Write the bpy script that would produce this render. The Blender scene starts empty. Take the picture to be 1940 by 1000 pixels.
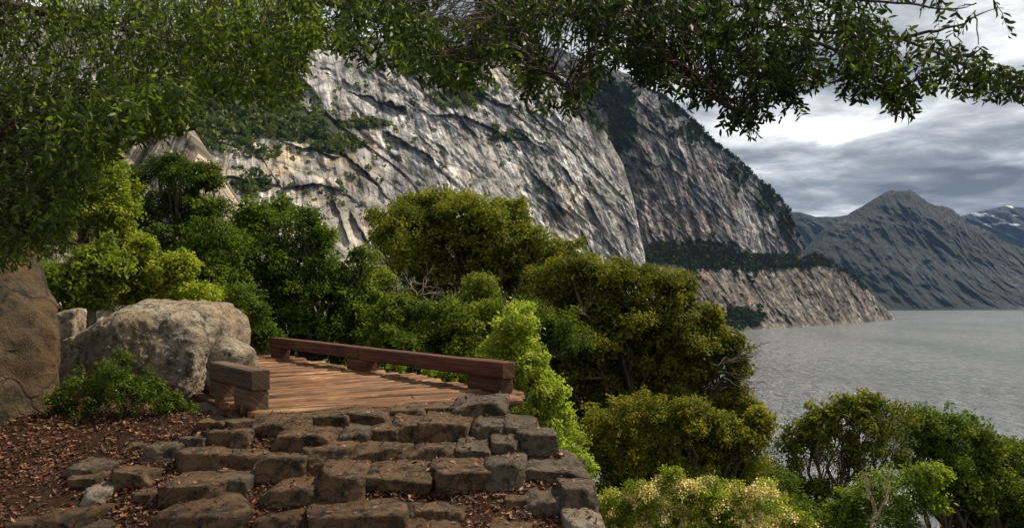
import bpy, math, random
import numpy as np
from mathutils import Vector
from mathutils.bvhtree import BVHTree

rng = np.random.default_rng(7)
random.seed(7)
sc = bpy.context.scene
COL = sc.collection
F = 1400.0      # focal length in photo pixels (1940 wide)
HZ = 565.0      # photo row of the horizon
LAKE = -60.0    # water level below the eye

# ------------------------------------------------------------------ helpers
def P(px, py, Y):
    """point at forward distance Y seen in direction of photo pixel"""
    px = np.asarray(px, float); py = np.asarray(py, float); Y = np.asarray(Y, float)
    return np.stack(np.broadcast_arrays((px - 970.0) / F * Y, Y, (HZ - py) / F * Y), -1)

def hash3(ix, iy, iz, seed):
    h = (ix.astype(np.int64) * 374761393 + iy.astype(np.int64) * 668265263 + iz.astype(np.int64) * 2147483647 + seed * 1274126177) & 0xFFFFFFFF
    h = ((h ^ (h >> 13)) * 1274126177) & 0xFFFFFFFF
    h = ((h ^ (h >> 16)) * 2246822519) & 0xFFFFFFFF
    h = h ^ (h >> 15)
    return (h & 0xFFFFFF) / float(0xFFFFFF)

def vnoise(p, seed=0):
    p = np.asarray(p, float)
    f0 = np.floor(p); t = p - f0; t = t * t * t * (t * (t * 6 - 15) + 10)
    i = f0.astype(np.int64)
    x, y, z = i[..., 0], i[..., 1], i[..., 2]
    def h(a, b, c): return hash3(x + a, y + b, z + c, seed)
    tx, ty, tz = t[..., 0], t[..., 1], t[..., 2]
    a = h(0,0,0)*(1-tx)+h(1,0,0)*tx; b = h(0,1,0)*(1-tx)+h(1,1,0)*tx
    c = h(0,0,1)*(1-tx)+h(1,0,1)*tx; d = h(0,1,1)*(1-tx)+h(1,1,1)*tx
    return ((a*(1-ty)+b*ty)*(1-tz)+(c*(1-ty)+d*ty)*tz) * 2 - 1

def fbm(p, oct=4, seed=0, gain=0.5, lac=2.03):
    s = 0; a = 1.0; n = 0
    p = np.asarray(p, float)
    for o in range(oct):
        s = s + a * vnoise(p, seed + o * 17); n += a
        p = p * lac + 5.31; a *= gain
    return s / n

def ridged(p, oct=4, seed=0, gain=0.5):
    s = 0; a = 1.0; n = 0
    for o in range(oct):
        s = s + a * (1 - 2 * np.abs(vnoise(p, seed + o * 31))); n += a
        p = p * 2.07 + 3.7; a *= gain
    return s / n

def sstep(a, b, x):
    t = np.clip((x - a) / (b - a), 0, 1); return t * t * (3 - 2 * t)

def in_poly(x, y, poly):
    inside = np.zeros(x.shape, bool); n = len(poly)
    for i in range(n):
        x1, y1 = poly[i]; x2, y2 = poly[(i + 1) % n]
        c = ((y1 > y) != (y2 > y)) & (x < (x2 - x1) * (y - y1) / (y2 - y1 + 1e-9) + x1)
        inside ^= c
    return inside

def mesh(name, verts, faces, k, mat=None, smooth=False, attrs=None, uv=None, cattrs=None):
    """verts (n,3); faces (m,k) int"""
    me = bpy.data.meshes.new(name)
    verts = np.ascontiguousarray(verts, np.float32); faces = np.ascontiguousarray(faces, np.int32)
    me.vertices.add(len(verts)); me.vertices.foreach_set('co', verts.ravel())
    m = len(faces)
    me.loops.add(m * k); me.loops.foreach_set('vertex_index', faces.ravel())
    me.polygons.add(m)
    me.polygons.foreach_set('loop_start', np.arange(0, m * k, k, dtype=np.int32))
    me.polygons.foreach_set('loop_total', np.full(m, k, np.int32))
    if smooth: me.polygons.foreach_set('use_smooth', np.ones(m, bool))
    for an, av in (attrs or {}).items():
        a = me.attributes.new(an, 'FLOAT', 'POINT'); a.data.foreach_set('value', np.ascontiguousarray(av, np.float32))
    for an, av in (cattrs or {}).items():
        a = me.attributes.new(an, 'FLOAT_VECTOR', 'POINT'); a.data.foreach_set('vector', np.ascontiguousarray(av, np.float32).ravel())
    me.update(calc_edges=True)
    me.validate()
    if mat: me.materials.append(mat)
    return me

def link(name, me, parent=None, loc=None):
    o = bpy.data.objects.new(name, me); COL.objects.link(o)
    if parent: o.parent = parent
    if loc is not None: o.location = loc
    return o

def empty(name, loc=(0, 0, 0)):
    o = bpy.data.objects.new(name, None); COL.objects.link(o); o.location = loc
    o.empty_display_size = 0.2
    return o

def tag(o, label, cat, group=None, kind=None):
    o['label'] = label; o['category'] = cat
    if group: o['group'] = group
    if kind: o['kind'] = kind
    return o

def structure(o, label=None):
    o['kind'] = 'structure'
    if label: o['label'] = label
    return o

def grid_faces(nu, nv):
    i = np.arange(nu - 1)[:, None]; j = np.arange(nv - 1)[None, :]
    a = (i * nv + j).ravel()
    return np.stack([a, a + nv, a + nv + 1, a + 1], -1)

class Tubes:
    def __init__(s): s.v = []; s.f = []; s.n = 0
    def add(s, pts, rad, sides=6):
        pts = np.asarray(pts, float); n = len(pts)
        rad = np.broadcast_to(np.asarray(rad, float), (n,))
        t = np.gradient(pts, axis=0); t /= np.linalg.norm(t, axis=1)[:, None] + 1e-9
        ref = np.array([0.3, 0.2, 0.93]) if abs(t[0][2]) < 0.8 else np.array([0.95, 0.2, 0.1])
        a = np.cross(t, ref); a /= np.linalg.norm(a, axis=1)[:, None] + 1e-9
        b = np.cross(t, a)
        th = np.arange(sides) / sides * 2 * math.pi
        ring = pts[:, None, :] + rad[:, None, None] * (np.cos(th)[None, :, None] * a[:, None, :] + np.sin(th)[None, :, None] * b[:, None, :])
        s.v.append(ring.reshape(-1, 3))
        i = np.arange(n - 1)[:, None]; j = np.arange(sides)[None, :]; j2 = (j + 1) % sides
        s.f.append(np.stack([i*sides+j, i*sides+j2, (i+1)*sides+j2, (i+1)*sides+j], -1).reshape(-1, 4) + s.n)
        s.n += n * sides
    def mesh(s, name, mat):
        return mesh(name, np.concatenate(s.v), np.concatenate(s.f), 4, mat, smooth=True)

def curve_pts(p0, p1, n=6, sag=0.0, wob=0.1, r=rng):
    p0 = np.asarray(p0, float); p1 = np.asarray(p1, float)
    t = np.linspace(0, 1, n)[:, None]
    p = p0 * (1 - t) + p1 * t
    L = np.linalg.norm(p1 - p0)
    w = r.normal(size=(n, 3)) * wob * L; w[0] = 0; w[-1] = 0
    p = p + w
    p[:, 2] += sag * L * (4 * t[:, 0] * (1 - t[:, 0]))
    return p

# ------------------------------------------------------------------ materials
def new_mat(name):
    m = bpy.data.materials.new(name); m.use_nodes = True
    nt = m.node_tree; nt.nodes.clear()
    out = nt.nodes.new('ShaderNodeOutputMaterial')
    return m, nt, out

class NT:
    def __init__(s, nt): s.nt = nt
    def n(s, typ, **kw):
        nd = s.nt.nodes.new(typ)
        for k, v in kw.items():
            if k.startswith('i_'):
                key = k[2:]; key = int(key) if key.isdigit() else key.replace('_', ' ')
                if isinstance(v, bpy.types.NodeSocket): s.nt.links.new(v, nd.inputs[key])
                else: nd.inputs[key].default_value = v
            else: setattr(nd, k, v)
        return nd
    def math(s, op, a, b=None, clamp=False):
        nd = s.nt.nodes.new('ShaderNodeMath'); nd.operation = op; nd.use_clamp = clamp
        for i, v in enumerate((a, b)):
            if v is None: continue
            if isinstance(v, bpy.types.NodeSocket): s.nt.links.new(v, nd.inputs[i])
            else: nd.inputs[i].default_value = v
        return nd.outputs[0]
    def mix(s, f, a, b, mode='MIX'):
        nd = s.nt.nodes.new('ShaderNodeMix'); nd.data_type = 'RGBA'; nd.blend_type = mode
        for i, v in ((0, f), (6, a), (7, b)):
            if isinstance(v, bpy.types.NodeSocket): s.nt.links.new(v, nd.inputs[i])
            else: nd.inputs[i].default_value = v if i == 0 else (v[0], v[1], v[2], 1)
        return nd.outputs[2]
    def ramp(s, x, stops, interp='LINEAR'):
        nd = s.nt.nodes.new('ShaderNodeValToRGB'); s.nt.links.new(x, nd.inputs[0])
        cr = nd.color_ramp; cr.interpolation = interp
        while len(cr.elements) < len(stops): cr.elements.new(0.5)
        for e, (p, c) in zip(cr.elements, stops):
            e.position = p; e.color = (c, c, c, 1) if not hasattr(c, '__len__') else (c[0], c[1], c[2], 1)
        return nd.outputs[0]
    def noise(s, vec, scale, detail=4, rough=0.55, dist=0.0):
        nd = s.n('ShaderNodeTexNoise'); s.nt.links.new(vec, nd.inputs['Vector'])
        nd.inputs['Scale'].default_value = scale; nd.inputs['Detail'].default_value = detail
        nd.inputs['Roughness'].default_value = rough; nd.inputs['Distortion'].default_value = dist
        return nd.outputs['Fac']
    def mapping(s, vec, scale=(1, 1, 1), rot=(0, 0, 0), loc=(0, 0, 0)):
        nd = s.n('ShaderNodeMapping'); s.nt.links.new(vec, nd.inputs['Vector'])
        nd.inputs['Scale'].default_value = scale; nd.inputs['Rotation'].default_value = rot; nd.inputs['Location'].default_value = loc
        return nd.outputs[0]
    def attr(s, name, out='Fac'):
        nd = s.n('ShaderNodeAttribute'); nd.attribute_name = name
        return nd.outputs[out]
    def bump(s, h, strength, dist, normal=None):
        nd = s.n('ShaderNodeBump'); s.nt.links.new(h, nd.inputs['Height'])
        nd.inputs['Strength'].default_value = strength; nd.inputs['Distance'].default_value = dist
        if normal: s.nt.links.new(normal, nd.inputs['Normal'])
        return nd.outputs[0]

def leaf_mat(name, dark, mid, light, trans=0.35, gloss=0.08, rough=0.45):
    """tint attribute 0..1 picks the leaf colour; in crowns it also carries painted light and shade"""
    m, nt, out = new_mat(name); N = NT(nt)
    t = N.attr('tint')
    col = N.ramp(t, [(0.0, dark), (0.5, mid), (1.0, light)])
    bs = N.n('ShaderNodeBsdfPrincipled'); nt.links.new(col, bs.inputs['Base Color'])
    bs.inputs['Roughness'].default_value = rough
    bs.inputs['Specular IOR Level'].default_value = gloss * 5
    tr = N.n('ShaderNodeBsdfTranslucent')
    tc = N.mix(1.0, col, (1.75, 1.9, 1.0), 'MULTIPLY')
    nt.links.new(tc, tr.inputs['Color'])
    mx = N.n('ShaderNodeMixShader'); mx.inputs[0].default_value = trans
    nt.links.new(bs.outputs[0], mx.inputs[1]); nt.links.new(tr.outputs[0], mx.inputs[2])
    nt.links.new(mx.outputs[0], out.inputs[0])
    return m

def bark_mat(name, c1, c2, scale=6):
    m, nt, out = new_mat(name); N = NT(nt)
    tc = N.n('ShaderNodeTexCoord').outputs['Object']
    n = N.noise(N.mapping(tc, (1, 1, 0.25)), scale * 4, 6, 0.65)
    col = N.ramp(n, [(0.35, c1), (0.65, c2)])
    bs = N.n('ShaderNodeBsdfPrincipled'); nt.links.new(col, bs.inputs['Base Color']); bs.inputs['Roughness'].default_value = 0.9
    nt.links.new(N.bump(n, 0.6, 0.02), bs.inputs['Normal'])
    nt.links.new(bs.outputs[0], out.inputs[0]); return m

def rock_mat(name, a, b, dark, stain, scale=1.0, moss=None, stain_amt=0.5, spk=0.5):
    """granite in the object's own space"""
    m, nt, out = new_mat(name); N = NT(nt)
    tc = N.n('ShaderNodeTexCoord').outputs['Object']
    n1 = N.noise(tc, 2.2 * scale, 8, 0.62, 0.4)
    col = N.ramp(n1, [(0.3, a), (0.68, b)])
    n2 = N.noise(tc, 5.5 * scale, 8, 0.7)
    col = N.mix(N.ramp(n2, [(0.47, 0.0), (0.62, 1.0)]), col, dark)
    n3 = N.noise(N.mapping(tc, (1, 1, 1), loc=(4, 7, 1)), 1.3 * scale, 5, 0.6)
    col = N.mix(N.math('MULTIPLY', N.ramp(n3, [(0.45, 0.0), (0.65, 1.0)]), stain_amt), col, stain)
    vo = N.n('ShaderNodeTexVoronoi'); nt.links.new(tc, vo.inputs['Vector']); vo.inputs['Scale'].default_value = 70 * scale
    n4 = N.noise(tc, 90 * scale, 3, 0.7)
    sp = N.ramp(n4, [(0.35, 0.45), (0.55, 1.0), (0.7, 1.35)])
    col = N.mix(spk, col, sp, 'MULTIPLY')
    if moss:
        n5 = N.noise(tc, 3.1 * scale, 6, 0.7)
        geo = N.n('ShaderNodeNewGeometry')
        col = N.mix(N.ramp(n5, [(0.56, 0.0), (0.66, 0.8)]), col, moss)
    crk = N.n('ShaderNodeTexVoronoi'); crk.feature = 'DISTANCE_TO_EDGE'
    wv = N.noise(tc, 3 * scale, 3, 0.6)
    nt.links.new(N.mix(0.25, tc, N.n('ShaderNodeTexNoise', i_Vector=tc, i_Scale=3.0 * scale).outputs['Color']), crk.inputs['Vector'])
    crk.inputs['Scale'].default_value = 1.7 * scale
    ck = N.ramp(crk.outputs['Distance'], [(0.0, 0.0), (0.018, 1.0)])
    bs = N.n('ShaderNodeBsdfPrincipled'); bs.inputs['Roughness'].default_value = 0.88
    bs.inputs['Specular IOR Level'].default_value = 0.3
    col = N.mix(N.math('MULTIPLY', N.math('SUBTRACT', 1.0, ck), 0.5), col, dark)
    nt.links.new(col, bs.inputs['Base Color'])
    nb = N.noise(tc, 14 * scale, 8, 0.72)
    h = N.math('ADD', N.math('MULTIPLY', nb, 1.0), N.math('MULTIPLY', n4, 0.22))
    h = N.math('ADD', h, N.math('MULTIPLY', ck, 0.25))
    nt.links.new(N.bump(h, 1.0, 0.06 / scale), bs.inputs['Normal'])
    nt.links.new(bs.outputs[0], out.inputs[0]); return m

def cliff_mat(name, light, mid, dark, tan, veg, far=1.0, streak=1.0, snow=False):
    """uses attribute vectors made with the mesh: 'st' = (across the fall line, down the fall line, height) in metres,
       'tanw' natural warm patches, 'vegw' plant cover"""
    m, nt, out = new_mat(name); N = NT(nt)
    st = N.attr('st', 'Vector')
    big = N.noise(st, 0.006, 6, 0.6)
    strk = N.noise(N.mapping(st, (0.15 / far, 0.008 / far, 0.02)), 1.0, 8, 0.7, 0.6)
    strk2 = N.noise(N.mapping(st, (0.35 / far, 0.02 / far, 0.02), loc=(31, 7, 0)), 1.0, 6, 0.7, 0.4)
    mott = N.noise(st, 0.05 / far, 9, 0.72)
    fine = N.noise(st, 0.22 / far, 5, 0.75)
    col = N.ramp(mott, [(0.32, dark), (0.47, mid), (0.64, light)])
    s = N.ramp(strk, [(0.36, 0.18), (0.48, 0.85), (0.60, 1.7)])
    col = N.mix(0.85 * streak, col, s, 'MULTIPLY')
    s2 = N.ramp(strk2, [(0.38, 0.3), (0.5, 1.0), (0.62, 1.5)])
    col = N.mix(0.7 * streak, col, s2, 'MULTIPLY')
    col = N.mix(0.6, col, N.ramp(fine, [(0.35, 0.4), (0.5, 1.0), (0.66, 1.5)]), 'MULTIPLY')
    col = N.mix(0.8, col, N.ramp(big, [(0.38, 0.55), (0.6, 1.35)]), 'MULTIPLY')
    bst = N.noise(N.mapping(st, (0.032 / far, 0.006 / far, 0.004), loc=(9, 3, 0)), 1.0, 5, 0.6, 0.5)
    col = N.mix(0.8, col, N.ramp(bst, [(0.40, 0.35), (0.50, 0.95), (0.60, 1.4)]), 'MULTIPLY')
    tn = N.noise(N.mapping(st, (1, 1, 1), loc=(300, 100, 0)), 0.045 / far, 8, 0.7)
    tw = N.math('MULTIPLY', N.attr('tanw'), N.ramp(tn, [(0.4, 0.0), (0.58, 1.0)]))
    col = N.mix(tw, col, N.mix(1.0, col, (tan[0]*2.6, tan[1]*2.9, tan[2]*3.4), 'MULTIPLY'))
    pl_ = N.math('MULTIPLY', N.attr('pale'), N.ramp(N.noise(st, 0.035 / far, 7, 0.7), [(0.36, 0.0), (0.54, 1.0)]))
    col = N.mix(N.math('MULTIPLY', pl_, 0.62), col, (light[0] * 1.08, light[1] * 1.04, light[2] * 0.96))
    seam = N.math('MULTIPLY', N.attr('seam'), 0.8)
    col = N.mix(seam, col, (dark[0]*0.35, dark[1]*0.35, dark[2]*0.35))
    # cracks along ledges
    ck = N.n('ShaderNodeTexVoronoi'); ck.feature = 'DISTANCE_TO_EDGE'
    wp = N.n('ShaderNodeTexNoise', i_Vector=st, i_Scale=0.015 / far, i_Detail=5.0).outputs['Color']
    add = N.n('ShaderNodeVectorMath', operation='SCALE'); nt.links.new(wp, add.inputs[0]); add.inputs['Scale'].default_value = 60.0 * far
    av = N.n('ShaderNodeVectorMath', operation='ADD'); nt.links.new(st, av.inputs[0]); nt.links.new(add.outputs[0], av.inputs[1])
    nt.links.new(N.mapping(av.outputs[0], (1.0 / (34 * far), 1.0 / (75 * far), 0.0)), ck.inputs['Vector'])
    ck.inputs['Scale'].default_value = 1.0
    ckr = N.ramp(ck.outputs['Distance'], [(0.0, 0.0), (0.035, 1.0)])
    col = N.mix(N.math('MULTIPLY', N.math('SUBTRACT', 1.0, ckr), 0.55), col, (dark[0]*0.5, dark[1]*0.5, dark[2]*0.5))
    vn = N.noise(st, 0.09 / far, 7, 0.75)
    vw = N.ramp(N.math('ADD', vn, N.math('SUBTRACT', N.math('MULTIPLY', N.attr('vegw'), 0.6), 0.1)), [(0.66, 0.0), (0.72, 1.0)])
    vcol = N.mix(N.ramp(fine, [(0.4, 0.0), (0.6, 1.0)]), (veg[0]*0.5, veg[1]*0.5, veg[2]*0.5), veg)
    col = N.mix(vw, col, vcol)
    if snow:
        sn = N.noise(N.mapping(st, (0.0035, 0.012, 0.0), rot=(0, 0, 0.5)), 1.0, 5, 0.6)
        hz = N.n('ShaderNodeSeparateXYZ'); nt.links.new(st, hz.inputs[0])
        up = N.ramp(N.math('DIVIDE', hz.outputs['Z'], 1000.0), [(0.56, 0.0), (0.72, 0.16)])
        col = N.mix(N.ramp(N.math('ADD', sn, up), [(0.755, 0.0), (0.77, 1.0)]), col, (0.8, 0.83, 0.87))
    bs = N.n('ShaderNodeBsdfPrincipled'); nt.links.new(col, bs.inputs['Base Color']); bs.inputs['Roughness'].default_value = 0.85
    bs.inputs['Specular IOR Level'].default_value = 0.2
    h = N.math('ADD', N.math('MULTIPLY', mott, 1.2), N.math('MULTIPLY', fine, 0.4))
    h = N.math('ADD', h, N.math('MULTIPLY', strk, 0.8))
    h = N.math('ADD', h, N.math('MULTIPLY', ckr, 0.25))
    nt.links.new(N.bump(h, 0.9, 9.0 * far), bs.inputs['Normal'])
    nt.links.new(bs.outputs[0], out.inputs[0]); return m

def wood_mat(name, c1, c2, c3):
    m, nt, out = new_mat(name); N = NT(nt)
    g = N.attr('grain', 'Vector')      # (along metres, across metres, piece number)
    r = N.attr('piece')
    a = N.noise(N.mapping(g, (1.2, 28, 3)), 1.0, 8, 0.7, 0.5)
    b = N.noise(N.mapping(g, (4, 90, 3)), 1.0, 6, 0.7)
    c = N.noise(N.mapping(g, (1.5, 5, 3)), 1.0, 4, 0.6)
    col = N.ramp(a, [(0.32, c1), (0.52, c2), (0.7, c3)])
    col = N.mix(0.7, col, N.ramp(b, [(0.38, 0.45), (0.55, 1.05), (0.7, 1.3)]), 'MULTIPLY')
    col = N.mix(0.6, col, N.ramp(c, [(0.35, 0.55), (0.6, 1.2)]), 'MULTIPLY')
    col = N.mix(0.8, col, N.ramp(r, [(0.0, 0.55), (0.5, 0.95), (1.0, 1.4)]), 'MULTIPLY')
    bs = N.n('ShaderNodeBsdfPrincipled'); nt.links.new(col, bs.inputs['Base Color']); bs.inputs['Roughness'].default_value = 0.75
    bs.inputs['Specular IOR Level'].default_value = 0.25
    h = N.math('ADD', a, N.math('MULTIPLY', b, 0.5))
    nt.links.new(N.bump(h, 1.0, 0.012), bs.inputs['Normal'])
    nt.links.new(bs.outputs[0], out.inputs[0]); return m

def ground_mat():
    m, nt, out = new_mat('soil'); N = NT(nt)
    tc = N.n('ShaderNodeTexCoord').outputs['Object']
    a = N.noise(tc, 1.4, 8, 0.65); b = N.noise(tc, 28, 6, 0.75)
    near = N.ramp(a, [(0.3, (0.018, 0.010, 0.006)), (0.7, (0.055, 0.028, 0.015))])
    col = N.mix(0.7, near, N.ramp(b, [(0.35, 0.4), (0.5, 1.0), (0.68, 1.7)]), 'MULTIPLY')
    g = N.noise(tc, 0.35, 7, 0.7)
    far = N.ramp(g, [(0.35, (0.012, 0.014, 0.007)), (0.55, (0.028, 0.036, 0.012)), (0.7, (0.06, 0.05, 0.028))])
    col = N.mix(N.attr('wild'), col, far)
    bs = N.n('ShaderNodeBsdfPrincipled'); nt.links.new(col, bs.inputs['Base Color']); bs.inputs['Roughness'].default_value = 0.95
    bs.inputs['Specular IOR Level'].default_value = 0.1
    nt.links.new(N.bump(N.math('ADD', a, b), 0.8, 0.03), bs.inputs['Normal'])
    nt.links.new(bs.outputs[0], out.inputs[0]); return m

def water_mat():
    m, nt, out = new_mat('lake_water'); N = NT(nt)
    tc = N.n('ShaderNodeTexCoord').outputs['Object']
    bs = N.n('ShaderNodeBsdfPrincipled')
    pt = N.noise(N.mapping(tc, (0.22, 0.05, 1)), 1.0, 9, 0.85)
    lane = N.ramp(N.noise(N.mapping(tc, (0.006, 0.0022, 1), rot=(0, 0, 0.25)), 1.0, 5, 0.65, 0.6), [(0.36, 0.82), (0.62, 1.12)])
    nt.links.new(N.mix(1.0, N.ramp(pt, [(0.38, (0.075, 0.086, 0.094)), (0.62, (0.32, 0.345, 0.36))]), lane, 'MULTIPLY'), bs.inputs['Base Color'])  # ripple glints and lanes of sheen painted into the base colour
    bs.inputs['Roughness'].default_value = 0.16
    bs.inputs['IOR'].default_value = 1.33
    w1 = N.noise(N.mapping(tc, (0.55, 0.25, 1), rot=(0, 0, 0.35)), 1.0, 4, 0.7, 0.3)
    w2 = N.noise(N.mapping(tc, (0.25, 0.09, 1), rot=(0, 0, 0.2)), 1.0, 4, 0.65, 0.3)
    w3 = N.noise(N.mapping(tc, (0.06, 0.022, 1), rot=(0, 0, 0.1)), 1.0, 4, 0.7)
    h = N.math('ADD', N.math('MULTIPLY', w1, 0.5), N.math('ADD', N.math('MULTIPLY', w2, 1.6), N.math('MULTIPLY', w3, 3.0)))
    nt.links.new(N.bump(h, 1.0, 3.0), bs.inputs['Normal'])
    nt.links.new(bs.outputs[0], out.inputs[0]); return m

# ------------------------------------------------------------------ camera
cam = bpy.data.cameras.new('camera'); co = bpy.data.objects.new('camera', cam); COL.objects.link(co)
co.location = (0, 0, 0); co.rotation_euler = (math.pi / 2, 0, 0)
cam.sensor_width = 36; cam.lens = F / 1940 * 36
cam.shift_y = (HZ - 500.0) / 1940
cam.clip_start = 0.05; cam.clip_end = 60000
sc.camera = co

# ------------------------------------------------------------------ light
S = np.array([0.50, 0.34, 0.78]); S /= np.linalg.norm(S)
sun = bpy.data.lights.new('sun', 'SUN'); so = bpy.data.objects.new('sun', sun); COL.objects.link(so)
sun.energy = 5.0; sun.angle = math.radians(2.5); sun.color = (1.0, 0.88, 0.70)
so.rotation_euler = Vector(S).to_track_quat('Z', 'Y').to_euler(); so.location = (20, 5, 60)

w = bpy.data.worlds.new('World'); sc.world = w; w.use_nodes = True
nt = w.node_tree; nt.nodes.clear(); N = NT(nt)
wo = nt.nodes.new('ShaderNodeOutputWorld')
sky = N.n('ShaderNodeTexSky'); sky.sky_type = 'NISHITA'; sky.sun_disc = False
sky.sun_elevation = math.asin(S[2]); sky.sun_rotation = math.atan2(S[0], S[1])
sky.altitude = 1200
tcw = N.n('ShaderNodeTexCoord').outputs['Generated']
sep = N.n('ShaderNodeSeparateXYZ'); nt.links.new(tcw, sep.inputs[0])
zz = N.math('ADD', N.math('MAXIMUM', sep.outputs['Z'], 0.0), 0.13)
cx = N.math('DIVIDE', sep.outputs['X'], zz); cy = N.math('DIVIDE', sep.outputs['Y'], zz)
cv = N.n('ShaderNodeCombineXYZ', i_0=cx, i_1=cy).outputs[0]
cA = N.noise(N.mapping(cv, (0.42, 0.70, 1), rot=(0, 0, -0.38), loc=(2.3, 0.55, 0)), 1.0, 6, 0.5, 0.35)
cB = N.noise(N.mapping(cv, (2.2, 2.4, 1), rot=(0, 0, -0.3), loc=(5, 2, 0)), 1.0, 7, 0.58, 0.3)
cl = N.math('ADD', N.math('MULTIPLY', cA, 0.62), N.math('MULTIPLY', cB, 0.38))
def band(c, w_, amp):
    t_ = N.math('DIVIDE', N.math('SUBTRACT', sep.outputs['Z'], c), w_)
    return N.math('MULTIPLY', N.math('POWER', 2.718, N.math('MULTIPLY', N.math('MULTIPLY', t_, t_), -1.0)), amp)
cl = N.math('ADD', cl, N.math('ADD', band(0.11, 0.035, 0.035), band(0.18, 0.04, -0.075)))
cl = N.math('ADD', cl, band(0.40, 0.12, 0.04))
ccol = N.ramp(cl, [(0.40, (0.12, 0.126, 0.142)), (0.465, (0.28, 0.296, 0.318)), (0.52, (0.60, 0.62, 0.635)), (0.565, (1.1, 1.09, 1.06))])
hs = N.n('ShaderNodeMix', data_type='RGBA')
skyc = N.n('ShaderNodeVectorMath', operation='SCALE'); nt.links.new(sky.outputs[0], skyc.inputs[0]); skyc.inputs['Scale'].default_value = 0.10
cs = N.n('ShaderNodeVectorMath', operation='SCALE'); nt.links.new(ccol, cs.inputs[0]); cs.inputs['Scale'].default_value = 0.95
skym = N.mix(0.97, skyc.outputs[0], cs.outputs[0])
bg = N.n('ShaderNodeBackground'); nt.links.new(skym, bg.inputs[0]); bg.inputs[1].default_value = 1.0
nt.links.new(bg.outputs[0], wo.inputs[0])

# ------------------------------------------------------------------ terrain
def edge_x(Y):
    return np.interp(Y, [0, 4.4, 5.1, 5.6, 6.3, 7.2, 9, 12, 30, 400], [0.55, 0.48, 0.42, 0.18, -0.65, -1.6, -3.2, -5.2, -18, -250])
def ground_z(x, Y):
    zb = np.where(Y < 5.75, -2.831 + 0.33 * Y, -0.934 - 0.01 * (Y - 5.75))
    zb = np.where(Y < 3.0, -1.841, zb)
    zb = np.where(Y > 5.3, np.maximum(zb, -1.082) * 1.0, zb)
    d = np.maximum(x - edge_x(Y), 0)
    left = np.maximum(edge_x(Y) - x - 6, 0)
    z = zb - 1.9 * (1 - np.exp(-(d / 0.5) ** 1.5)) - 0.42 * d + 0.10 * np.minimum(left, 60)
    # under the deck the ground is lower
    t = sstep(6.0, 6.5, Y) * sstep(-3.0, -2.0, x + 0.6 * (Y - 6.0)) * (Y < 20)
    z = z - 0.45 * t
    q = np.stack([x, Y, np.zeros_like(x)], -1)
    z = z + 0.03 * fbm(q * 1.7, 4, 3) + np.clip((np.hypot(x, Y) - 12) / 40, 0, 1) * 1.2 * fbm(q * 0.12, 4, 9)
    return np.maximum(z, -85)
def axis(*segs):
    return np.unique(np.concatenate([np.linspace(a, b, n) for a, b, n in segs]))
gx = axis((-3000, -400, 20), (-400, -40, 50), (-40, -8, 60), (-8, 2.5, 190), (2.5, 30, 70), (30, 400, 60), (400, 4000, 12))
gy = axis((-400, -20, 12), (-20, 2.5, 20), (2.5, 8.5, 130), (8.5, 40, 90), (40, 400, 80), (400, 5500, 25))
X, Yg = np.meshgrid(gx, gy, indexing='ij')
Z = ground_z(X, Yg)
wild = np.clip(sstep(0.0, 0.5, X - edge_x(Yg)) + sstep(7.0, 8.5, Yg), 0, 1)
me = mesh('ground', np.stack([X, Yg, Z], -1).reshape(-1, 3), grid_faces(len(gx), len(gy)), 4, ground_mat(), True, {'wild': wild.ravel()})
ground_me = me
structure(link('ground', me), 'brown leaf-strewn soil falling away to the lake')

n = 60
xs = np.linspace(-9000, 14000, n); ys = np.linspace(60, 16000, n)
X, Y_ = np.meshgrid(xs, ys, indexing='ij')
structure(link('lake_water', mesh('lake_water', np.stack([X, Y_, np.full_like(X, LAKE)], -1).reshape(-1, 3), grid_faces(n, n), 4, water_mat())), 'grey rippled lake under the cliffs')

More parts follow.
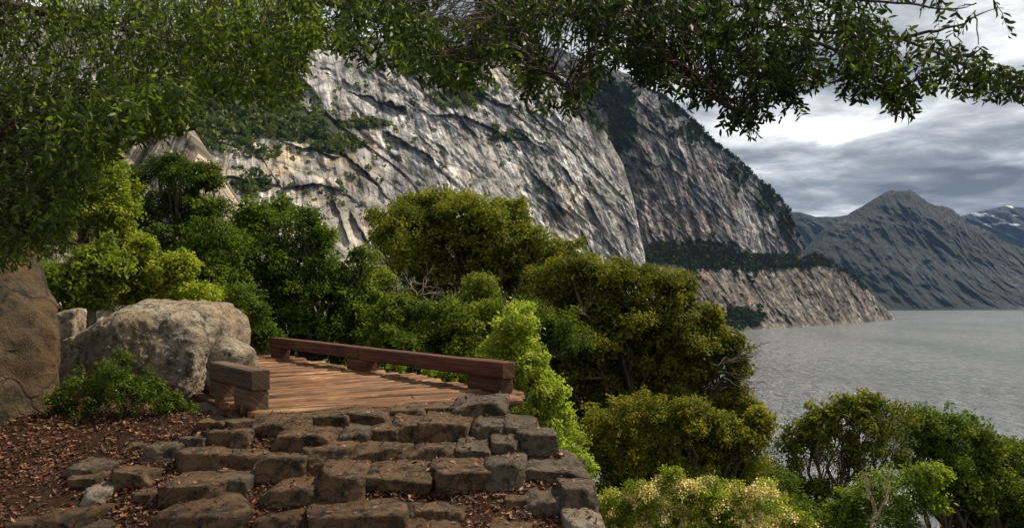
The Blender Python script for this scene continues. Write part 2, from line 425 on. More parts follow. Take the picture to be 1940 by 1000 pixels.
# ------------------------------------------------------------------ cliffs
SURF = {}
def make_cliff(name, px0, px1, ridge, base, yb, yr, mat, nu, nv, amp, seed, shear=0.5, bulge=1.0, tan=None, veg=None, back=120.0, ledge=0.0, nscale=1.0, label=None, rough=1.0, lines=None, sheets=1.0, rdw=0.42, warp=0.7, pale=None, elong=1.0, split=None, nrand=0):
    """surface from the waterline up to a ridge line, then down behind it. ridge/base: photo outline points,
       yb/yr: distances of foot and ridge (metres)"""
    u = np.linspace(px0, px1, nu); v = np.linspace(0, 1.0, nv)
    if split: u = np.concatenate([np.linspace(px0, split, nu // 10, endpoint=False), np.linspace(split, px1, nu - nu // 10)])
    rp = np.interp(u, *zip(*ridge)); bp = np.interp(u, *zip(*base))
    yb_ = np.interp(u, *zip(*yb)); yr_ = np.interp(u, *zip(*yr))
    U, V = np.meshgrid(u, v, indexing='ij')
    RP, BP, YB, YR = (a[:, None] for a in (rp, bp, yb_, yr_))
    # ridge line jitter (real bumps of the crest)
    kk = np.stack([u * 0.03, np.full_like(u, seed), np.zeros_like(u)], -1)
    RP = RP + (fbm(kk, 5, seed) * 7 * rough)[:, None]
    PY = BP + (RP - BP) * V
    Yd = YB + (YR - YB) * V ** bulge
    Q = P(U, PY, Yd)
    metre = Yd / F
    sx = (U - 970) * metre; sz = (HZ - PY) * metre
    # fall line frame
    a = sx + shear * sz; b = sz
    st = np.stack([a, b, sz], -1)
    q3 = np.stack([a / 90, b / 200 / elong, np.full_like(a, seed * 3.3)], -1) / nscale
    big = fbm(q3, 4, seed + 1)
    wq = fbm(np.stack([sx / 130, sz / 110, np.full_like(a, seed * 4.1)], -1) / nscale, 3, seed + 44) * warp
    rd = ridged(np.stack([a / 45 + wq * nscale * 1.6, b / 160 / elong, np.full_like(a, seed * 1.7)], -1) / nscale, 5, seed + 2)
    lg = ridged(np.stack([(sx * 0.75 + sz * 1.0) / 60 + big, (sx - sz) / 260, np.zeros_like(a)], -1) / nscale, 4, seed + 5)
    fn = fbm(np.stack([a / 14, b / 22, np.zeros_like(a)], -1) / nscale, 4, seed + 8)
    jt = ridged(np.stack([a / 11, b / 60, np.full_like(a, seed * 0.9)], -1) / nscale, 3, seed + 15)
    fade = np.minimum(1, np.minimum((1 - V) * 6 + 0.15, V * 8 + 0.1))
    tq = (fbm(np.stack([(sx + 0.5 * sz) / 290, (sz + 0.7 * sx) / 120, np.full_like(a, seed * 2.1)], -1) / nscale, 5, seed + 33, gain=0.48) * 5 + 3)
    tf = tq - np.floor(tq); sheet = np.floor(tq) + sstep(0.40, 0.60, tf) - tq
    tq2 = (fbm(np.stack([(sx + 0.4 * sz) / 60, (sz + 0.5 * sx) / 60, np.full_like(a, seed * 2.7)], -1) / nscale, 4, seed + 35, gain=0.5) * 4 + 3)
    tf2 = tq2 - np.floor(tq2); sheet2 = np.floor(tq2) + sstep(0.38, 0.62, tf2) - tq2
    disp = (1.0 * big + sheets * (0.55 * sheet + 0.12 * sheet2) + rdw * rd + 0.8 * ledge * lg + 0.30 * fn + 0.22 * jt) * amp * fade
    seam = np.zeros_like(U)
    LN = [(pts, 1.0) for pts in (lines or [])]
    rl = np.random.default_rng(seed * 5 + 1)
    for _ in range(nrand):
        x0_, y0_ = rl.uniform(max(px0, 300), px1), rl.uniform(RP.min() + 10, BP.max() - 60); Lr = rl.uniform(30, 150); a0 = math.radians(rl.uniform(15, 50)); pts = [(x0_, y0_)]
        for q_ in range(5):
            a0 += rl.uniform(-0.1, 0.28); x0_ += math.cos(a0) * Lr / 5; y0_ += math.sin(a0) * Lr / 5; pts.append((x0_, y0_))
        LN.append((pts, rl.uniform(0.12, 0.55)))
    jit = fbm(np.stack([U / 26, PY / 26, np.zeros_like(U)], -1), 4, seed + 60) * 9 + fbm(np.stack([U / 6, PY / 6, np.zeros_like(U)], -1), 2, seed + 61) * 2
    for pts, wt in LN:
        pts = np.array(pts, float)
        c0, c1 = np.searchsorted(u, pts[0, 0]), np.searchsorted(u, pts[-1, 0])
        if c1 - c0 < 3: continue
        lo_, hi_ = pts[:, 1].min() - 110, pts[:, 1].max() + 30
        rws = np.where(((PY[c0:c1] > lo_) & (PY[c0:c1] < hi_)).any(0))[0]
        if len(rws) < 3: continue
        sl_ = (slice(c0, c1), slice(rws[0], rws[-1] + 1)); u_, p_ = U[sl_], PY[sl_]
        yl = np.interp(u_, pts[:, 0], pts[:, 1]) + jit[sl_]
        sl = np.interp(u_, pts[:, 0], np.gradient(pts[:, 1]) / (np.gradient(pts[:, 0]) + 1e-6))
        sd = (yl - p_) / np.sqrt(1 + sl ** 2)          # above the line is positive
        wx = pts[-1, 0] - pts[0, 0]; en = np.clip(np.minimum(u_ - pts[0, 0], pts[-1, 0] - u_) / (0.22 * wx), 0, 1)
        g_ = fbm(np.stack([u_ / 30, p_ / 30, np.full_like(u_, pts[0, 0] * 0.37)], -1), 2, seed + 71)
        disp[sl_] += np.where(sd > -1.2, np.exp(-np.maximum(sd, 0) / (18 + 28 * wt)), 0) * en * wt * sstep(-0.6, 0.2, g_) * amp * 0.75 * fade[sl_]
        seam[sl_] = np.maximum(seam[sl_], sstep(-0.4, 0.15, g_) * np.exp(-((sd + 1.5) / (1.1 + 1.3 * wt)) ** 2) * np.minimum(1, en * 2) * min(1, 0.45 + wt * 0.6))
    ln = np.sqrt(((U - 970) / F) ** 2 + 1 + ((HZ - PY) / F) ** 2)
    nd = np.stack([(U - 970) / F, np.ones_like(U), (HZ - PY) / F], -1) / ln[..., None]
    Q = Q - nd * disp[..., None]            # in or out of the face
    # back side
    rows = []
    for k, (dy, dz) in enumerate(((0.25, -0.03), (1.0, -0.35), (2.0, -1.2))):
        B = Q[:, -1, :].copy(); B[:, 1] += back * dy; B[:, 2] += back * dz
        rows.append(B)
    Qf = np.concatenate([Q, np.stack(rows, 1)], 1)
    ext = lambda A: np.concatenate([A] + [A[:, -1:]] * 3, 1)
    tw = np.zeros_like(U); vw = np.zeros_like(U)
    soft = lambda pts: sum(w_ * np.exp(-(((U - x_) / rx) ** 2 + ((PY - y_) / ry) ** 2) ** 2) for x_, y_, rx, ry, w_ in pts)
    pa = np.clip(soft(pale), 0, 1) if pale else np.zeros_like(U)
    if tan: tw = np.clip(soft(tan), 0, 1)
    if veg: vw = np.clip(soft(veg), 0, 1.3)
    stf = ext(st)
    me = mesh(name, Qf.reshape(-1, 3), grid_faces(nu, nv + 3), 4, mat, True, {'pale': ext(pa).ravel(), 'seam': ext(seam).ravel(), 'tanw': ext(tw).ravel(), 'vegw': ext(vw).ravel()}, None, {'st': stf.reshape(-1, 3)})
    o = structure(link(name, me), label)
    SURF[label or name] = (U, PY, Q)
    return o, (u, U, PY, Q)

def surf_point(s, px, py):
    u, U, PY, Q = s
    i = np.clip(np.searchsorted(u, px), 0, len(u) - 1)
    row = PY[i]
    j = np.argmin(np.abs(row - py[:, None]), axis=1)
    return Q[i, j]

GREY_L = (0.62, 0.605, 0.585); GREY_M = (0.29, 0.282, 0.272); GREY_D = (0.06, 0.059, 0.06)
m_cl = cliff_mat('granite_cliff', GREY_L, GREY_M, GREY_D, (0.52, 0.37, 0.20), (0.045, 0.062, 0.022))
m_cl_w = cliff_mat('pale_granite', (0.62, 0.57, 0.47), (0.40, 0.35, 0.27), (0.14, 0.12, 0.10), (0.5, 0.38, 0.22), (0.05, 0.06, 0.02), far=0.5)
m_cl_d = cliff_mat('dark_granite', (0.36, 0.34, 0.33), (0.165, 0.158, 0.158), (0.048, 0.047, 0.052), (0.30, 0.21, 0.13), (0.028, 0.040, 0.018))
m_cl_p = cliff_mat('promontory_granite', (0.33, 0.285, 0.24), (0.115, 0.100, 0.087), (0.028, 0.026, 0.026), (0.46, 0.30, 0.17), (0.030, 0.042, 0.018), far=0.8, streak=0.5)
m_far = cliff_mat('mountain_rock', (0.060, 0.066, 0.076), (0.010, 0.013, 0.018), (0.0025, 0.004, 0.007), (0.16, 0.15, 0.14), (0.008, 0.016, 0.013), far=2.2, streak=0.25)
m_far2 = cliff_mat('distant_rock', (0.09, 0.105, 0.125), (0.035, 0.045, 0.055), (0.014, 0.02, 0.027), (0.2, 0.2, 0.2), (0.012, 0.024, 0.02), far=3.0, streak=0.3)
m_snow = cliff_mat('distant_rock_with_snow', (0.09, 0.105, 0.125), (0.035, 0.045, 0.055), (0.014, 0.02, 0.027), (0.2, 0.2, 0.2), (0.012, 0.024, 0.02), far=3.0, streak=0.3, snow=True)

B_veg = [(450, 215, 110, 45, 1.1), (560, 240, 90, 30, 1.1), (640, 275, 50, 20, 1.0), (400, 200, 60, 50, 1.0), (700, 235, 50, 14, .8), (870, 185, 60, 22, .9), (960, 260, 60, 14, .6), (1130, 200, 25, 60, .8),
         (480, 350, 50, 18, .7), (500, 290, 50, 14, .5), (1000, 150, 60, 25, .5), (780, 120, 120, 30, .35)]
B_tan = [(560, 310, 150, 40, 1.0), (680, 290, 40, 60, 1.0), (620, 420, 120, 60, .7), (980, 130, 60, 35, .9), (700, 460, 60, 60, .9), (460, 320, 90, 40, .9), (1080, 400, 40, 60, .5), (900, 330, 60, 20, .4)]
B_lines = [[(640, 165), (700, 185), (760, 200), (813, 216), (882, 221), (951, 253), (997, 290), (1020, 327), (1050, 380)],
 [(600, 120), (645, 150), (690, 182), (740, 190), (790, 215)], [(590, 255), (640, 285), (680, 310), (720, 350), (745, 385)],
 [(950, 235), (1000, 262), (1040, 292), (1080, 330), (1115, 380), (1140, 430), (1165, 480)], [(1000, 320), (1030, 345), (1060, 385), (1085, 440), (1100, 480)],
 [(385, 320), (430, 335), (480, 345), (540, 352), (610, 348), (660, 380)], [(600, 330), (625, 360), (645, 410), (665, 470)], [(430, 285), (480, 270), (530, 262), (580, 280), (650, 300), (700, 335)],
 [(770, 130), (850, 160), (920, 185), (1000, 215), (1060, 262), (1110, 310)], [(660, 400), (685, 430), (705, 480)], [(1040, 380), (1075, 400), (1105, 440), (1125, 490)], [(700, 235), (760, 262), (820, 300), (850, 350)]]
_, sB = make_cliff('cliff', -420, 1222,
    [(-420, 20), (200, 30), (480, 48), (600, 62), (800, 75), (980, 95), (1060, 140), (1110, 195), (1150, 255), (1180, 310), (1200, 375), (1212, 440), (1222, 485)],
    [(-420, 640), (400, 645), (1222, 640)],
    [(-420, 420), (300, 470), (700, 680), (1000, 950), (1222, 1300)],
    [(-420, 900), (300, 950), (700, 1150), (1000, 1320), (1222, 1340)],
    m_cl, 800, 430, 20, 3, split=300, nrand=70, lines=B_lines, pale=[(688, 285, 17, 40, 1), (712, 355, 20, 45, 1), (730, 400, 22, 30, .9), (590, 320, 80, 22, .8), (640, 430, 45, 60, .9), (905, 285, 45, 35, .9), (950, 345, 60, 50, .7), (1150, 360, 28, 80, .7), (470, 330, 60, 25, .6), (670, 150, 60, 40, .4), (700, 470, 50, 50, .8)], shear=0.38, bulge=1.25, tan=B_tan, veg=B_veg, ledge=0.25, label='grey streaked granite cliff above the oaks')
_, sA = make_cliff('cliff', -500, 470,
    [(-500, 60), (0, 140), (200, 175), (300, 200), (342, 228), (362, 262), (380, 305), (396, 370), (430, 450), (470, 560)],
    [(-500, 640), (470, 640)], [(-500, 250), (470, 290)], [(-500, 330), (300, 350), (470, 300)],
    m_cl_w, 300, 160, 7, 11, nrand=12, shear=-0.2, bulge=1.1, tan=[(300, 280, 120, 60, .5)], ledge=0.2, nscale=0.4, label='pale granite slab at the left behind the trees', back=60)
C_veg = [(1180, 230, 30, 70, 1.0), (1150, 180, 40, 30, .8), (1330, 250, 60, 22, .9), (1400, 330, 30, 30, .7), (1450, 380, 22, 40, .8), (1490, 420, 18, 45, .8), (1300, 470, 90, 16, 1.0), (1270, 210, 35, 18, .7)]
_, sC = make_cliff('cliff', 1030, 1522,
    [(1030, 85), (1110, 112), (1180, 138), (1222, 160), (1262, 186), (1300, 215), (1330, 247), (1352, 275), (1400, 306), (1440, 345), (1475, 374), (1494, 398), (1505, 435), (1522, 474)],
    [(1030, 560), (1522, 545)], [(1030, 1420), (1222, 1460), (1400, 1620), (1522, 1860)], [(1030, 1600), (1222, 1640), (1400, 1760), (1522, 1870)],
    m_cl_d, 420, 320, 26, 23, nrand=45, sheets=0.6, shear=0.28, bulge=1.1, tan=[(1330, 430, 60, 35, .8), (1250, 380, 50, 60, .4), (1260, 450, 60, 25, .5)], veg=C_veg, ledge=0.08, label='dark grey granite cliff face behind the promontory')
wl = lambda py: LAKE * F / (HZ - py)
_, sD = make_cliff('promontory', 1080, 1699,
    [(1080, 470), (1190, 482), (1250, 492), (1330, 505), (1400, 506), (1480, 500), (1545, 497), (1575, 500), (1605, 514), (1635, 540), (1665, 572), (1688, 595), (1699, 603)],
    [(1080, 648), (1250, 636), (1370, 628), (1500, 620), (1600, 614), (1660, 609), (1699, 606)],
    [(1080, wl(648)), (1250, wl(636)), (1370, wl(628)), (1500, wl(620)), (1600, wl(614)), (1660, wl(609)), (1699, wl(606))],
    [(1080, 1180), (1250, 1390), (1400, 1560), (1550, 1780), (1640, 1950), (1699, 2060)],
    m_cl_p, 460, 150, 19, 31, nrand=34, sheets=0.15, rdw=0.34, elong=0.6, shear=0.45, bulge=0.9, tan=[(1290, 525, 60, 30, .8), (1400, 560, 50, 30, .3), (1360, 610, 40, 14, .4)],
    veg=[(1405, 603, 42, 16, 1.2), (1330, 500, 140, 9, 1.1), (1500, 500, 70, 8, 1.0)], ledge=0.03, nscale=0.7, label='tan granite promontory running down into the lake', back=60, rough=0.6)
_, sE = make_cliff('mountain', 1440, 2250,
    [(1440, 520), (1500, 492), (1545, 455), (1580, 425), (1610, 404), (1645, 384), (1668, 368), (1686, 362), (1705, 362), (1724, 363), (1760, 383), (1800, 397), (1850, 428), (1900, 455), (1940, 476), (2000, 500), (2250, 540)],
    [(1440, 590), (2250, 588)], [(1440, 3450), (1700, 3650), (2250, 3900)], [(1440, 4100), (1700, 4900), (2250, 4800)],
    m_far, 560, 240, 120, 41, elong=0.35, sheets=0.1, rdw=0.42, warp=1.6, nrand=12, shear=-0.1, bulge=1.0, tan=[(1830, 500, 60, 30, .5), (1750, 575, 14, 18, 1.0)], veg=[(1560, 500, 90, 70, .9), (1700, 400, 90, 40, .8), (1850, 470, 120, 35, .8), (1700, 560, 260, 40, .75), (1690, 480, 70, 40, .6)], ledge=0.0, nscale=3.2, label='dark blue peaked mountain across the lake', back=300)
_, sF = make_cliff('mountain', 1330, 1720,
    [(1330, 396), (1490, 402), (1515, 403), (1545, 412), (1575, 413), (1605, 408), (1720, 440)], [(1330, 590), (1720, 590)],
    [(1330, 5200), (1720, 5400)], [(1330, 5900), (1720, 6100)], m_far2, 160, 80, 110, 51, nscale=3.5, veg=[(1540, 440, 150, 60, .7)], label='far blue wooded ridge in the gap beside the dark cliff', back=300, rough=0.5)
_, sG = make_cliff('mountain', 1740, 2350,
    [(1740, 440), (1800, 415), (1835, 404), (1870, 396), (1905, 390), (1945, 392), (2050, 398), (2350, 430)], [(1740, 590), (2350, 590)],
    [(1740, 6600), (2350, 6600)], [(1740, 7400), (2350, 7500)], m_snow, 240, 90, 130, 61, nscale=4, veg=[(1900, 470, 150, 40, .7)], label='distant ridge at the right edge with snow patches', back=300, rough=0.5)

# ------------------------------------------------------------------ far plants on the cliffs (one mass each)
def clump_mass(centres, R, nl, tall=0.75, seed=0):
    r = np.random.default_rng(seed); n = len(centres)
    d = r.normal(size=(n, nl, 3)); d /= np.linalg.norm(d, axis=2)[..., None]
    rad = R[:, None, None] * (0.65 + 0.4 * r.random((n, nl, 1)))
    c = centres[:, None, :] + d * rad * np.array([1, 1, tall]) + np.array([0, 0, 1]) * (R * tall * 0.6)[:, None, None]
    s = (R[:, None, None] * 0.42 * (0.6 + 0.8 * r.random((n, nl, 1))))
    a = r.normal(size=(n, nl, 3)); a /= np.linalg.norm(a, axis=2)[..., None]
    b = np.cross(a, r.normal(size=(n, nl, 3))); b /= np.linalg.norm(b, axis=2)[..., None] + 1e-9
    v = np.stack([c + a * s, c + b * s, c - a * s, c - b * s * 0.8], 2).reshape(-1, 3)
    f = np.arange(len(v)).reshape(-1, 4)
    tint = np.repeat(np.clip(r.random((n, 1)) * 0.6 + r.random((n, nl)) * 0.4, 0, 1).ravel(), 4)
    return v, f, tint
def conifers(base, H, seed=0):
    r = np.random.default_rng(seed); n = len(base); nl = 26
    t = r.random((n, nl)); ang = r.random((n, nl)) * 6.283
    rad = H[:, None] * 0.17 * (1 - t) * (0.6 + 0.6 * r.random((n, nl)))
    c = base[:, None, :] + np.stack([np.cos(ang) * rad, np.sin(ang) * rad, t * H[:, None]], -1)
    s = (H[:, None] * 0.085 * (1.15 - t))[..., None]
    a = r.normal(size=(n, nl, 3)); a /= np.linalg.norm(a, axis=2)[..., None]
    b = np.cross(a, r.normal(size=(n, nl, 3))); b /= np.linalg.norm(b, axis=2)[..., None] + 1e-9
    v = np.stack([c + a * s, c + b * s, c - a * s, c - b * s], 2).reshape(-1, 3)
    return v, np.arange(len(v)).reshape(-1, 4), np.repeat(r.random(n * nl), 4)
def scatter(s, veg, count, rmin, rmax, seed, thr=0.35):
    r = np.random.default_rng(seed)
    u, U, PY, Q = s
    out = []
    wts = np.array([a[2] * a[3] * a[4] for a in veg]); wts = wts / wts.sum()
    k = r.choice(len(veg), count, p=wts)
    va = np.array(veg)
    px = va[k, 0] + va[k, 2] * r.normal(size=count) * 0.55; py = va[k, 1] + va[k, 3] * r.normal(size=count) * 0.6
    ok = (px > u[0]) & (px < u[-1]) & (vnoise(np.stack([px / 12, py / 6, np.zeros_like(px)], -1), seed) > -thr)
    px, py = px[ok], py[ok]
    pts = surf_point(s, px, py)
    R = rmin + (rmax - rmin) * r.random(len(pts)) ** 2
    return pts, R
m_brush = leaf_mat('cliff_brush', (0.030, 0.044, 0.010), (0.080, 0.108, 0.022), (0.17, 0.185, 0.038), trans=0.1, gloss=0.01, rough=0.8)
m_brushd = leaf_mat('ledge_trees', (0.010, 0.018, 0.008), (0.022, 0.034, 0.013), (0.045, 0.058, 0.020), trans=0.1, gloss=0.01, rough=0.8)
def mass(name, label, parts, mat):
    vs, fs, ts, n = [], [], [], 0
    for v, f, t in parts:
        vs.append(v); fs.append(f + n); ts.append(t); n += len(v)
    me = mesh(name, np.concatenate(vs), np.concatenate(fs), 4, mat, False, {'tint': np.concatenate(ts)})
    return tag(link(name, me), label, 'brush', kind='stuff')
p1, R1 = scatter(sB, B_veg[:4] + [B_veg[0], (400, 240, 50, 40, 1)], 900, 3.0, 8.0, 5, 0.4)
p2, R2 = scatter(sB, B_veg[4:], 320, 3, 7, 6, 0.3)
rr = np.random.default_rng(77)
px = rr.uniform(380, 1180, 260); py = rr.uniform(130, 420, 260)
p3 = surf_point(sB, px, py); R3 = rr.uniform(2.0, 4.5, 260)
ok = py > np.interp(px, *zip((380, 20), (600, 60), (980, 110), (1110, 210), (1200, 390)))
mass('cliff_brush', 'green brush growing on the sloping ledges of the grey cliff', [clump_mass(p1, R1, 26, seed=1), clump_mass(p2, R2, 26, seed=2), clump_mass(p3[ok], R3[ok], 22, seed=3)], m_brush)
p1, R1 = scatter(sC, C_veg, 420, 4, 8, 8, 0.4)
# crest of the dark cliff
px = np.linspace(1225, 1515, 120) + rr.normal(size=120) * 2
p4 = surf_point(sC, px, np.interp(px, sC[0], sC[2][:, -1]) + 2); H4 = rr.uniform(7, 20, 120)
mass('cliff_trees', 'dark trees along the crest and gully of the dark cliff', [clump_mass(p1, R1, 26, seed=4), conifers(p4, H4, 5), clump_mass(p4, H4 * 0.35, 18, seed=6)], m_brushd)
# wooded ledge between cliff and promontory
n = 900
px = rr.uniform(1130, 1575, n)
crest = np.interp(px, [1130, 1190, 1320, 1420, 1500, 1565, 1575], [462, 466, 462, 472, 476, 488, 494])
base_ = np.interp(px, [1130, 1190, 1250, 1330, 1400, 1480, 1545, 1575], [490, 497, 500, 512, 510, 504, 500, 500])
crest = crest + 7 * vnoise(np.stack([px / 22, px * 0, px * 0], -1), 8) + 3; base_ = base_ + 5 * vnoise(np.stack([px / 16, px * 0, px * 0], -1), 9)
f_ = rr.random(n); py = crest + (base_ - crest) * f_
Yl = np.interp(px, sD[0], sD[3][:, -1, 1]) + (1 - f_) * 60 - 4
p5 = P(px, py + 5, Yl)
structure(link('ledge_slope', (lambda u_: mesh('ledge_slope', np.concatenate([P(u_, np.interp(u_, sD[0], sD[2][:, -1]) + 6, np.interp(u_, sD[0], sD[3][:, -1, 1]) - 3), P(u_, np.interp(u_, [1130, 1190, 1320, 1420, 1500, 1565], [470, 474, 468, 478, 482, 496]), np.interp(u_, sD[0], sD[3][:, -1, 1]) + 62)]), grid_faces(2, len(u_)), 4, ground_mat(), True, {'wild': np.ones(2 * len(u_))}))(np.linspace(1090, 1566, 60))), 'earth ledge below the dark cliff')
mass('ledge_woods', 'dark woods on the ledge between the dark cliff and the promontory', [clump_mass(p5, rr.uniform(4, 9, n), 24, seed=7), conifers(p5[:160], rr.uniform(12, 22, 160), 8)], m_brushd)
pe = rr.uniform(1190, 1640, 330); pd_ = np.abs(rr.normal(size=330)) * 9 * (0.4 + 1.2 * (vnoise(np.stack([pe / 28, pe * 0, pe * 0], -1), 3) > 0))
p9 = surf_point(sD, pe, np.interp(pe, sD[0], sD[2][:, -1]) + pd_); R9 = rr.uniform(2.5, 7, 330)
p6, R6 = scatter(sD, [(1405, 603, 42, 15, 1.2)], 160, 4, 8, 9, 0.9)
px = rr.uniform(1280, 1660, 70); py = rr.uniform(515, 600, 70)
p7 = surf_point(sD, px, np.maximum(py, np.interp(px, sD[0], sD[2][:, -1])))
mass('shore_brush', 'brush patch near the waterline of the promontory', [clump_mass(p6, R6, 24, seed=9), clump_mass(p7, rr.uniform(1.5, 4, 70), 18, seed=10), clump_mass(p9, R9, 22, seed=12)], m_brushd)
px = rr.uniform(1500, 2000, 2200)
p8 = surf_point(sE, px, np.interp(px, sE[0], sE[2][:, -1]) + rr.random(2200) ** 1.3 * 110)
mass('mountain_woods', 'thin dark woods along the crest of the peaked mountain', [conifers(p8, rr.uniform(9, 19, 2200), 11)], m_brushd)

# ------------------------------------------------------------------ rocks
def ico(sub):
    import bmesh
    bm = bmesh.new(); bmesh.ops.create_icosphere(bm, subdivisions=sub, radius=1)
    v = np.array([x.co[:] for x in bm.verts]); f = np.array([[x.index for x in q.verts] for q in bm.faces])
    bm.free(); return v / np.linalg.norm(v, axis=1)[:, None], f
ICO = {k: ico(k) for k in (4, 5, 6)}
def rock_shape(dims, planes, seed, sub=5, p=14, namp=0.05, nfreq=1.6, fine=0.015, facets=0):
    v, f = ICO[sub]
    half = np.asarray(dims, float) / 2
    pl = [np.array(q, float) for q in planes]
    rf = np.random.default_rng(seed + 900)
    for _ in range(facets):
        q = rf.normal(size=3); q /= np.linalg.norm(q); pl.append(np.array((*q, rf.uniform(0.96, 1.12))))
    acc = np.zeros(len(v))
    for q in pl:
        nrm = q[:3] / np.linalg.norm(q[:3])
        acc += np.maximum(v @ nrm, 0) ** p / q[3] ** p
    r = acc ** (-1.0 / p)
    w = v * r[:, None] * half
    nd = v / np.linalg.norm(v / half, axis=1)[:, None]; nd = v
    m = float(np.mean(half))
    d = fbm(w / m * nfreq + seed * 3.7, 4, seed) * namp * m + ridged(w / m * nfreq * 2.3 + seed, 4, seed + 3) * namp * 0.5 * m + fbm(w * 38 + seed, 3, seed + 5) * fine * 0.35
    return w + nd * d[:, None], f
def block_planes(r, tilt=0.12, extra=5):
    pl = []
    for ax in range(3):
        for sg in (-1, 1):
            nn = np.zeros(3); nn[ax] = sg
            nn += r.normal(size=3) * tilt
            pl.append((*nn, 1.0))
    for _ in range(extra):
        d = r.normal(size=3); d[2] *= 0.6; d /= np.linalg.norm(d)
        pl.append((*d, 1.12 + 0.18 * r.random()))
    return pl

stone_mats = [rock_mat('step_granite_brown', (0.080, 0.045, 0.021), (0.225, 0.140, 0.074), (0.016, 0.010, 0.006), (0.085, 0.040, 0.016), 1.5, moss=(0.045, 0.04, 0.018)),
              rock_mat('step_granite_grey', (0.080, 0.060, 0.040), (0.200, 0.155, 0.105), (0.024, 0.018, 0.012), (0.07, 0.042, 0.022), 1.5, moss=(0.05, 0.045, 0.02)),
              rock_mat('step_granite_pale', (0.22, 0.185, 0.14), (0.40, 0.34, 0.27), (0.09, 0.07, 0.05), (0.15, 0.10, 0.06), 1.5)]
stone_objs = []
def stone(x0, x1, yb, yf, y0, label, mat=0, seed=None, cat='stone', name='step_stone', group='granite stones of the steps'):
    k0 = (y0 - HZ) / F
    Yf = 2.831 / (0.33 + k0)
    if y0 < 800: Yf = 5.72 + (800 - y0) * 0.02
    zt = -(yf - HZ) / F * Yf
    Yb = -zt / ((yb - HZ) / F)
    Yb = min(Yb, Yf + 1.1)
    zb = -k0 * Yf - 0.10
    Ym = (Yf + Yb) / 2
    xa = (x0 - 970) / F * Yf; xb = (x1 - 970) / F * Yf
    dims = (xb - xa, (Yb - Yf) + 0.16, zt - zb)
    r = np.random.default_rng(seed if seed is not None else int(x0 * 7 + y0))
    v, f = rock_shape(dims, block_planes(r, 0.10, 7), int(x0 + y0 * 3) % 997, 5, 30, 0.075, 1.7, 0.03)
    # bevel fix: grow to the design size
    for ax in range(3):
        lo, hi = v[:, ax].min(), v[:, ax].max(); v[:, ax] = (v[:, ax] - (lo + hi) / 2) * (dims[ax] * (1.19 if ax == 0 else 1.12) / (hi - lo))
    me = mesh(name, v, f, 3, stone_mats[mat], True)
    o = link(name, me, loc=((xa + xb) / 2, Yf + dims[1] / 2 - 0.03, (zt + zb) / 2))
    tag(o, label, cat, group)
    stone_objs.append(o); return o

